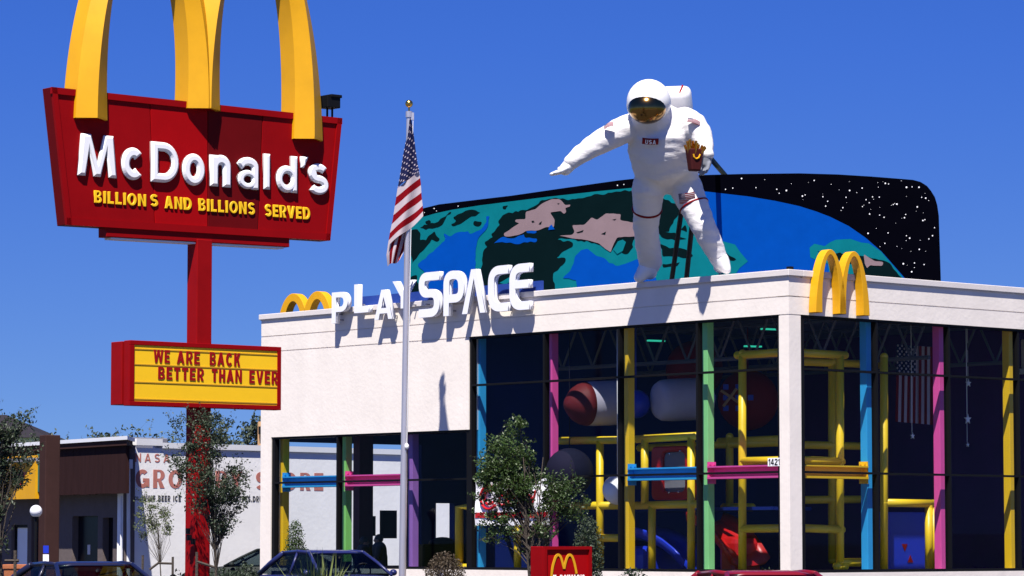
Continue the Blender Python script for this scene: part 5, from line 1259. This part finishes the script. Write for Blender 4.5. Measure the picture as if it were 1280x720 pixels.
# ------------------------------------------------------------------ behind the store
h = P(10, 545, 150); hs_ = thing('dark_roof_house', 'house with a dark hipped roof far behind the store', 'house', (h.x, h.y, 0))
b = BM(); ze = P(0, 549, 150).z; zr = P(0, 516.5, 150).z; box(b, Vector((h.x - 3, h.y + 2, ze / 2)), 11, 8, ze); mk('wall', b, M['stucco_trim'], hs_)
b = BM(); vs = [b.verts.new(Vector((h.x - 3, h.y + 2, 0)) + Vector(q)) for q in ((-6, -4.5, ze), (5.2, -4.5, ze), (5.2, 4.5, ze), (-6, 4.5, ze), (-.6, 0, zr), (2.6, 0, zr))]
for f in ((0, 1, 5, 4), (1, 2, 5), (2, 3, 4, 5), (3, 0, 4), (3, 2, 1, 0)): b.faces.new([vs[i] for i in f])
mk('roof', b, M['dark_roof'], hs_)
p = P(326.5, 676, 92); b = BM(); zt = P(326.5, 527, 92).z; tube(b, [Vector((p.x, p.y, 0)), Vector((p.x, p.y, zt))], [.15, .12], 10); up = mk('utility_pole', b, M['tan'], smooth=True)
tag(up, 'tan wooden utility pole just left of the restaurant wall', 'utility pole')
b = BM(); box(b, P(325.8, 538, 91.8), .12, .12, .22); mk('bracket', b, M['black'], up)
def bgtree(px, Y, ytop, rx_, lab, m='leaf_oak', n=2600, cl=34):
    base = P(px, 676, Y); base.z = 0; h_ = P(px, ytop, Y).z
    return tree('background_tree', lab, base, h_, [(0, 0, h_ * .70, rx_, rx_ * .8, h_ * .28), (rx_ * .5, 0, h_ * .55, rx_ * .7, rx_ * .6, h_ * .22), (-rx_ * .5, .2, h_ * .55, rx_ * .7, rx_ * .6, h_ * .2)], M[m], n, .15, .14, clumps=cl, crad=.55, group='trees beyond the store roof')
bgtree(70, 128, 532, 1.1, 'low tree beyond the store roof beside the brown post'); bgtree(106, 130, 511, 1.35, 'tallest feathery tree beyond the store roof', n=3600, cl=44)
bgtree(140, 127, 528, .8, 'thin middle tree beyond the store roof'); bgtree(162, 126, 521, .95, 'spreading tree beyond the store roof left of the red pole')
bgtree(198, 126, 540, .7, 'smallest tree top just left of the red pole'); bgtree(40, 126, 540, 1.0, 'low tree in front of the dark roofed house')
bgtree(312, 118, 510, 1.3, 'tree beyond the store roof beside the tan utility pole', n=5000, cl=50); bgtree(275, 120, 522, 1.1, 'tree beyond the store roof right of the red pole', n=3600)

# ------------------------------------------------------------------ trees and shrubs in front
def stakes(pts, label):
    b = BM()
    for a, c in pts: tube(b, [a, c], .022, 6)
    tag(mk('tree_stake', b, M['bark']), label, 'stake')
base = P(668, 676, 60); base.z = .1
tree('young_tree', 'leafy young tree with pale stems in front of the banner', base, 4.1, [(-.55, 0, 2.85, .54, .45, .72), (-.15, .1, 2.35, .55, .45, .55), (-.42, 0, 3.65, .26, .22, .42), (.55, -.1, 2.25, .45, .35, .5), (-.55, .1, 1.75, .45, .35, .35), (-.85, 0, 2.5, .3, .3, .4), (.05, 0, 1.6, .4, .3, .3)], M['leaf'], 12500, .055, .05, stems=4, clumps=140, crad=.19)
base = P(267.5, 676, 49.4); base.z = .1
tree('young_tree', 'slender dark young tree growing beside the red sign pole', base, 3.6, [(-.10, -.1, 3.05, .38, .2, .55), (.25, 0, 2.35, .28, .25, .45), (-.42, -.1, 2.65, .30, .2, .35), (-.1, -.2, 2.25, .42, .2, .40), (.12, 0, 1.75, .22, .2, .35), (-.55, 0, 3.25, .16, .15, .25)], M['leaf_dark'], 6600, .043, .032, clumps=140, crad=.14)
base = P(200.5, 676, 56); base.z = .1
tree('sapling', 'thin staked sapling against the white store wall', base, 2.4, [(-.12, 0, 1.95, .30, .25, .40), (-.25, 0, 1.75, .22, .2, .25), (.1, 0, 1.75, .16, .15, .25), (-.3, 0, 1.42, .12, .1, .12)], M['leaf_pale'], 1500, .038, .018, clumps=48, crad=.10)
S = lambda px, py: P(px, py, 55.7)
gz = lambda v: Vector((v.x, v.y, .1))
stakes([(gz(S(178, 700)), S(178.5, 694)), (gz(S(216, 700)), S(216, 696)), (S(199, 704), S(216, 704.5)), (S(187, 712), S(199, 703))], 'thin wooden stakes with a crossbar holding the pale sapling')
T = lambda px, py: P(px, py, 49.2)
stakes([(gz(T(246, 700)), T(246, 690)), (T(246, 702), T(268, 709))], 'thin dark stake tied to the tree beside the red pole')
base = P(-2, 676, 43); base.z = .1
tree('street_tree', 'dark leafy tree at the left edge of the view', base, 3.6, [(-.15, 0, 2.75, .48, .4, .6), (.15, .1, 2.2, .34, .3, .5), (-.3, 0, 1.9, .4, .4, .5), (-.1, 0, 1.5, .22, .2, .35), (.3, -.1, 2.6, .2, .2, .3), (.25, 0, 3.15, .12, .12, .22)], M['leaf_dark'], 6200, .048, .05, clumps=110, crad=.15)
T2 = lambda px, py: P(px, py, 42.6)
stakes([(gz(T2(19, 700)), T2(19, 688)), (T2(6, 701), T2(23.5, 701))], 'dark stake and crossbar beside the tree at the left edge')
b0_ = lambda px, Y: Vector((P(px, 676, Y).x, Y, .30))
shrub('topiary_shrub', 'small round clipped shrub by the yellow column of the left window', b0_(369, 72), .23, 1.72, M['leaf'], 3600, .042)
shrub('conical_shrub', 'dark cone shaped shrub right of the low red entrance sign', b0_(735, 62.5), .29, 1.75, M['leaf_dark'], 4600, .045, cone=False)
shrub('bronze_shrub', 'bronze leaved shrub beneath the yellow pipe', b0_(556, 66), .42, 1.02, M['leaf_red'], 4200, .042)
for px, lab, rr in ((790, 'tuft of grassy leaves below the yellow column', .3), (960, 'low green shrub left of the corner pillar base', .35)): shrub('low_shrub', lab, b0_(px, 64), rr, .72, M['leaf_dark'], 700, .06)
base = P(235, 676, 48); shrub('low_shrub', 'low dark shrub left of the red sign pole', Vector((P(222, 676, 53).x, 53, .1)), .28, .95, M['leaf_dark'], 900, .06)
for px, Yq, hh, lab in ((276, 58, 1.02, 'low dark shrub at the foot of the tree beside the red sign pole'), (307, 63, 1.06, 'low dark shrub in front of the black car')):
    shrub('low_shrub', lab, Vector((P(px, 676, Yq).x, Yq, .05)), .36, hh, M['leaf_dark'], 2600, .05)
yc = P(402, 676, 56); yc.z = .1; yt = thing('yucca_plant', 'spiky yellow green yucca in front of the blue sedan', 'plant', yc)
yb = BM()
for k in range(260):
    a = random.uniform(0, 2 * math.pi); el = random.uniform(.35, 1.5); L = random.uniform(.85, 1.32)
    dr = Vector((math.cos(a) * math.cos(el), math.sin(a) * math.cos(el), math.sin(el))); sd_ = dr.cross(Z).normalized() if abs(dr.z) < .99 else Vector((1, 0, 0))
    p0 = yc + Vector((random.uniform(-.25, .25), random.uniform(-.15, .15), .12)); p1 = p0 + dr * L * .55; p2 = p0 + dr * L - Z * .12 * math.cos(el)
    v = [yb.verts.new(q) for q in (p0 - sd_ * .02, p0 + sd_ * .02, p1 + sd_ * .018, p1 - sd_ * .018, p2)]
    yb.faces.new((v[0], v[1], v[2], v[3])); yb.faces.new((v[3], v[2], v[4]))
mk('foliage', yb, M['leaf_yucca'], yt, recalc=False)

# ================================================================== parked cars
def sedan(name, label, px, Y, heading, roof_z, paint, length=4.6, width=1.74, fast=0.0):
    p = P(px, 676, Y); p.z = .004; t = thing(name, label, 'car', p, 'cars parked in the lot')
    k = roof_z / 1.40; hw = width / 2
    rz = Matrix.Translation(p) @ Matrix.Rotation(math.atan2(heading[1], heading[0]), 4, 'Z')
    T_ = lambda x, y, z: rz @ Vector((x * length / 4.6, y, z * k))
    st = [(-2.30, .60, .76, .40), (-2.22, .84, .82, .30), (-1.6, .94, .86, .24), (-.9, .95, .87, .22), (0, .94, .87, .22), (.95, .93, .87, .22), (1.6, .86, .85, .24), (2.1, .76, .80, .28), (2.28, .58, .70, .38)]
    b = BM(); rings = []
    for x, zt, w_, zb in st:
        w_ = w_ / .87 * hw
        prof = [(0, zb), (w_ * .85, zb), (w_ * .98, zb + .12), (w_, (zb + zt) / 2 + .05), (w_ * .96, zt - .12), (w_ * .88, zt - .02), (w_ * .5, zt + .015), (0, zt + .025)]
        full = [(y, z) for y, z in prof] + [(-y, z) for y, z in prof[-2:0:-1]]
        rings.append([b.verts.new(T_(x, y, z)) for y, z in full])
    for r0, r1 in zip(rings, rings[1:]):
        n = len(r0)
        for i in range(n): b.faces.new((r0[i], r0[(i + 1) % n], r1[(i + 1) % n], r1[i]))
    b.faces.new(rings[0]); b.faces.new(rings[-1][::-1]); mk('body', b, paint, t, smooth=True)
    wb, wr = hw * .86, hw * .66
    C4 = dict(rb=(-1.62 - fast, wb, .94), rt=(-.92, wr, 1.34), ft=(.18, wr, 1.355), fb=(1.02, wb, .93))
    pm_b, pm_t = (-.28, wb, .95), (-.30, wr, 1.36)
    def both(f):
        for s in (-1, 1): f(s)
    b = BM()                                            # roof skin with a soft crown
    g = []
    for x, z in ((-.95, 1.335), (-.6, 1.385), (-.2, 1.40), (.1, 1.385), (.22, 1.35)):
        g.append([b.verts.new(T_(x, wr * s * (1.03 if abs(s) == 1 else 1), z - (.035 if abs(s) == 1 else .0) )) for s in (-1, -.6, 0, .6, 1)])
    for r0, r1 in zip(g, g[1:]):
        for i in range(4): b.faces.new((r0[i], r0[i + 1], r1[i + 1], r1[i]))
    rf = mk('roof', b, paint, t, smooth='all'); md = rf.modifiers.new('t', 'SOLIDIFY'); md.thickness = .035
    for s in (-1, 1):
        b = BM()
        for a, c, r in (('rb', 'rt', .05), ('fb', 'ft', .032)):
            A_, C_ = C4[a], C4[c]; tube(b, [T_(A_[0], s * A_[1], A_[2]), T_((A_[0] + C_[0]) / 2, s * (A_[1] + C_[1]) / 2 * 1.015, (A_[2] + C_[2]) / 2 + .012), T_(C_[0], s * C_[1], C_[2])], r, 8)
        tube(b, [T_(pm_b[0], s * pm_b[1], pm_b[2]), T_(pm_t[0], s * pm_t[1], pm_t[2])], .03, 8)
        A_, C_ = C4['rt'], C4['ft']; tube(b, [T_(A_[0], s * A_[1], A_[2]), T_(-.3, s * wr * 1.01, 1.372), T_(C_[0], s * C_[1], C_[2])], .032, 8)
        mk('window_frame', b, paint, t, smooth='all')
    def pane(q, nm='window'):
        b = BM(); b.faces.new([b.verts.new(x) for x in q]); mk(nm, b, M['carglass'], t, recalc=False)
    q = lambda c, s: T_(c[0], s * c[1], c[2])
    pane([q(C4['fb'], -1), q(C4['fb'], 1), q(C4['ft'], 1), q(C4['ft'], -1)], 'windshield'); pane([q(C4['rb'], 1), q(C4['rb'], -1), q(C4['rt'], -1), q(C4['rt'], 1)], 'rear_window')
    for s in (-1, 1): pane([q(pm_b, s), q(C4['fb'], s), q(C4['ft'], s), q(pm_t, s)]); pane([q(C4['rb'], s), q(pm_b, s), q(pm_t, s), q(C4['rt'], s)])
    b = BM()
    for x, y in ((.1, -.36), (.1, .36)):
        hexa(b, [T_(x + a, y + c, z) for z in (.5, .98) for a, c in ((-.2 - (z > .6) * .1, -.22), (.0 - (z > .6) * .1, -.22), (.0 - (z > .6) * .1, .22), (-.2 - (z > .6) * .1, .22))]); hexa(b, [T_(x - .22 + a, y + c, z) for z in (1.0, 1.18) for a, c in ((-.07, -.11), (.03, -.11), (.03, .11), (-.07, .11))])
    hexa(b, [T_(-1.2 + a, c, z) for z in (.5, 1.0) for a, c in ((-.2, -.6), (.05, -.6), (.05, .6), (-.2, .6))]); mk('seats', b, M['cloth_dark'], t)
    b = BM(); hexa(b, [T_(a, c, z) for z in (.8, .965) for a, c in ((.62, -wb * .95), (.98, -wb * .95), (.98, wb * .95), (.62, wb * .95))]); tube(b, [T_(.55 + .06 * math.sin(R(k)), .36 + .18 * math.cos(R(k)), .98 + .17 * math.sin(R(k))) for k in range(0, 361, 24)], .016, 6, cap=False); mk('dashboard', b, M['black'], t)
    for s in (-1, 1):
        for x in (-1.38, 1.42):
            b = BM(); tube(b, [T_(x, s * (hw - .2), .31 / k), T_(x, s * (hw + .005), .31 / k)], .31, 24); wh = mk('wheel', b, M['tyre'], t)
            b = BM(); tube(b, [T_(x, s * (hw - .02), .31 / k), T_(x, s * (hw + .015), .31 / k)], .19, 20); mk('rim', b, M['chrome'], wh)
        b = BM(); hexa(b, [T_(2.10 + a, s * .56 + c, z) for z in (.56, .68) for a, c in ((0, -.17), (.17, -.15), (.17, .13), (0, .17))]); mk('headlight', b, M['glow_white'], t, bevel=.02)
        b = BM(); hexa(b, [T_(-2.30 + a, s * .56 + c, z) for z in (.60, .74) for a, c in ((0, -.2), (.1, -.2), (.1, .2), (0, .2))]); mk('tail_light', b, M['dark_red'], t)
        b = BM(); ball(b, T_(.78, s * (hw + .04), .98), .09, .8, 1, .7, 12); mk('mirror', b, paint, t, smooth='all')
    b = BM(); ball(b, T_(.32, 0, 1.24), .09, .4, 1.2, .5, 10); mk('rear_view_mirror', b, M['black'], t, smooth='all')
sedan('parked_car', 'dark blue sedan parked before the dining room window', 415, 62, (.50, -.866), 1.425, carpaint('car_blue', (.013, .017, .085)))
sedan('parked_car', 'navy sedan low at the left in front of the store', 113, 47, (.45, -.89), 1.30, carpaint('car_navy', (.008, .010, .035)), fast=.25)
sedan('parked_car', 'black car beside the left end of the restaurant', 335, 85, (-.97, .1), 1.41, mat('car_black', (.012, .016, .016), .6, spec=.15))
sedan('parked_car', 'red car showing only its roof before the corner pillar', 958, 40, (.25, -.97), 1.235, carpaint('car_red', (.16, .004, .009)))
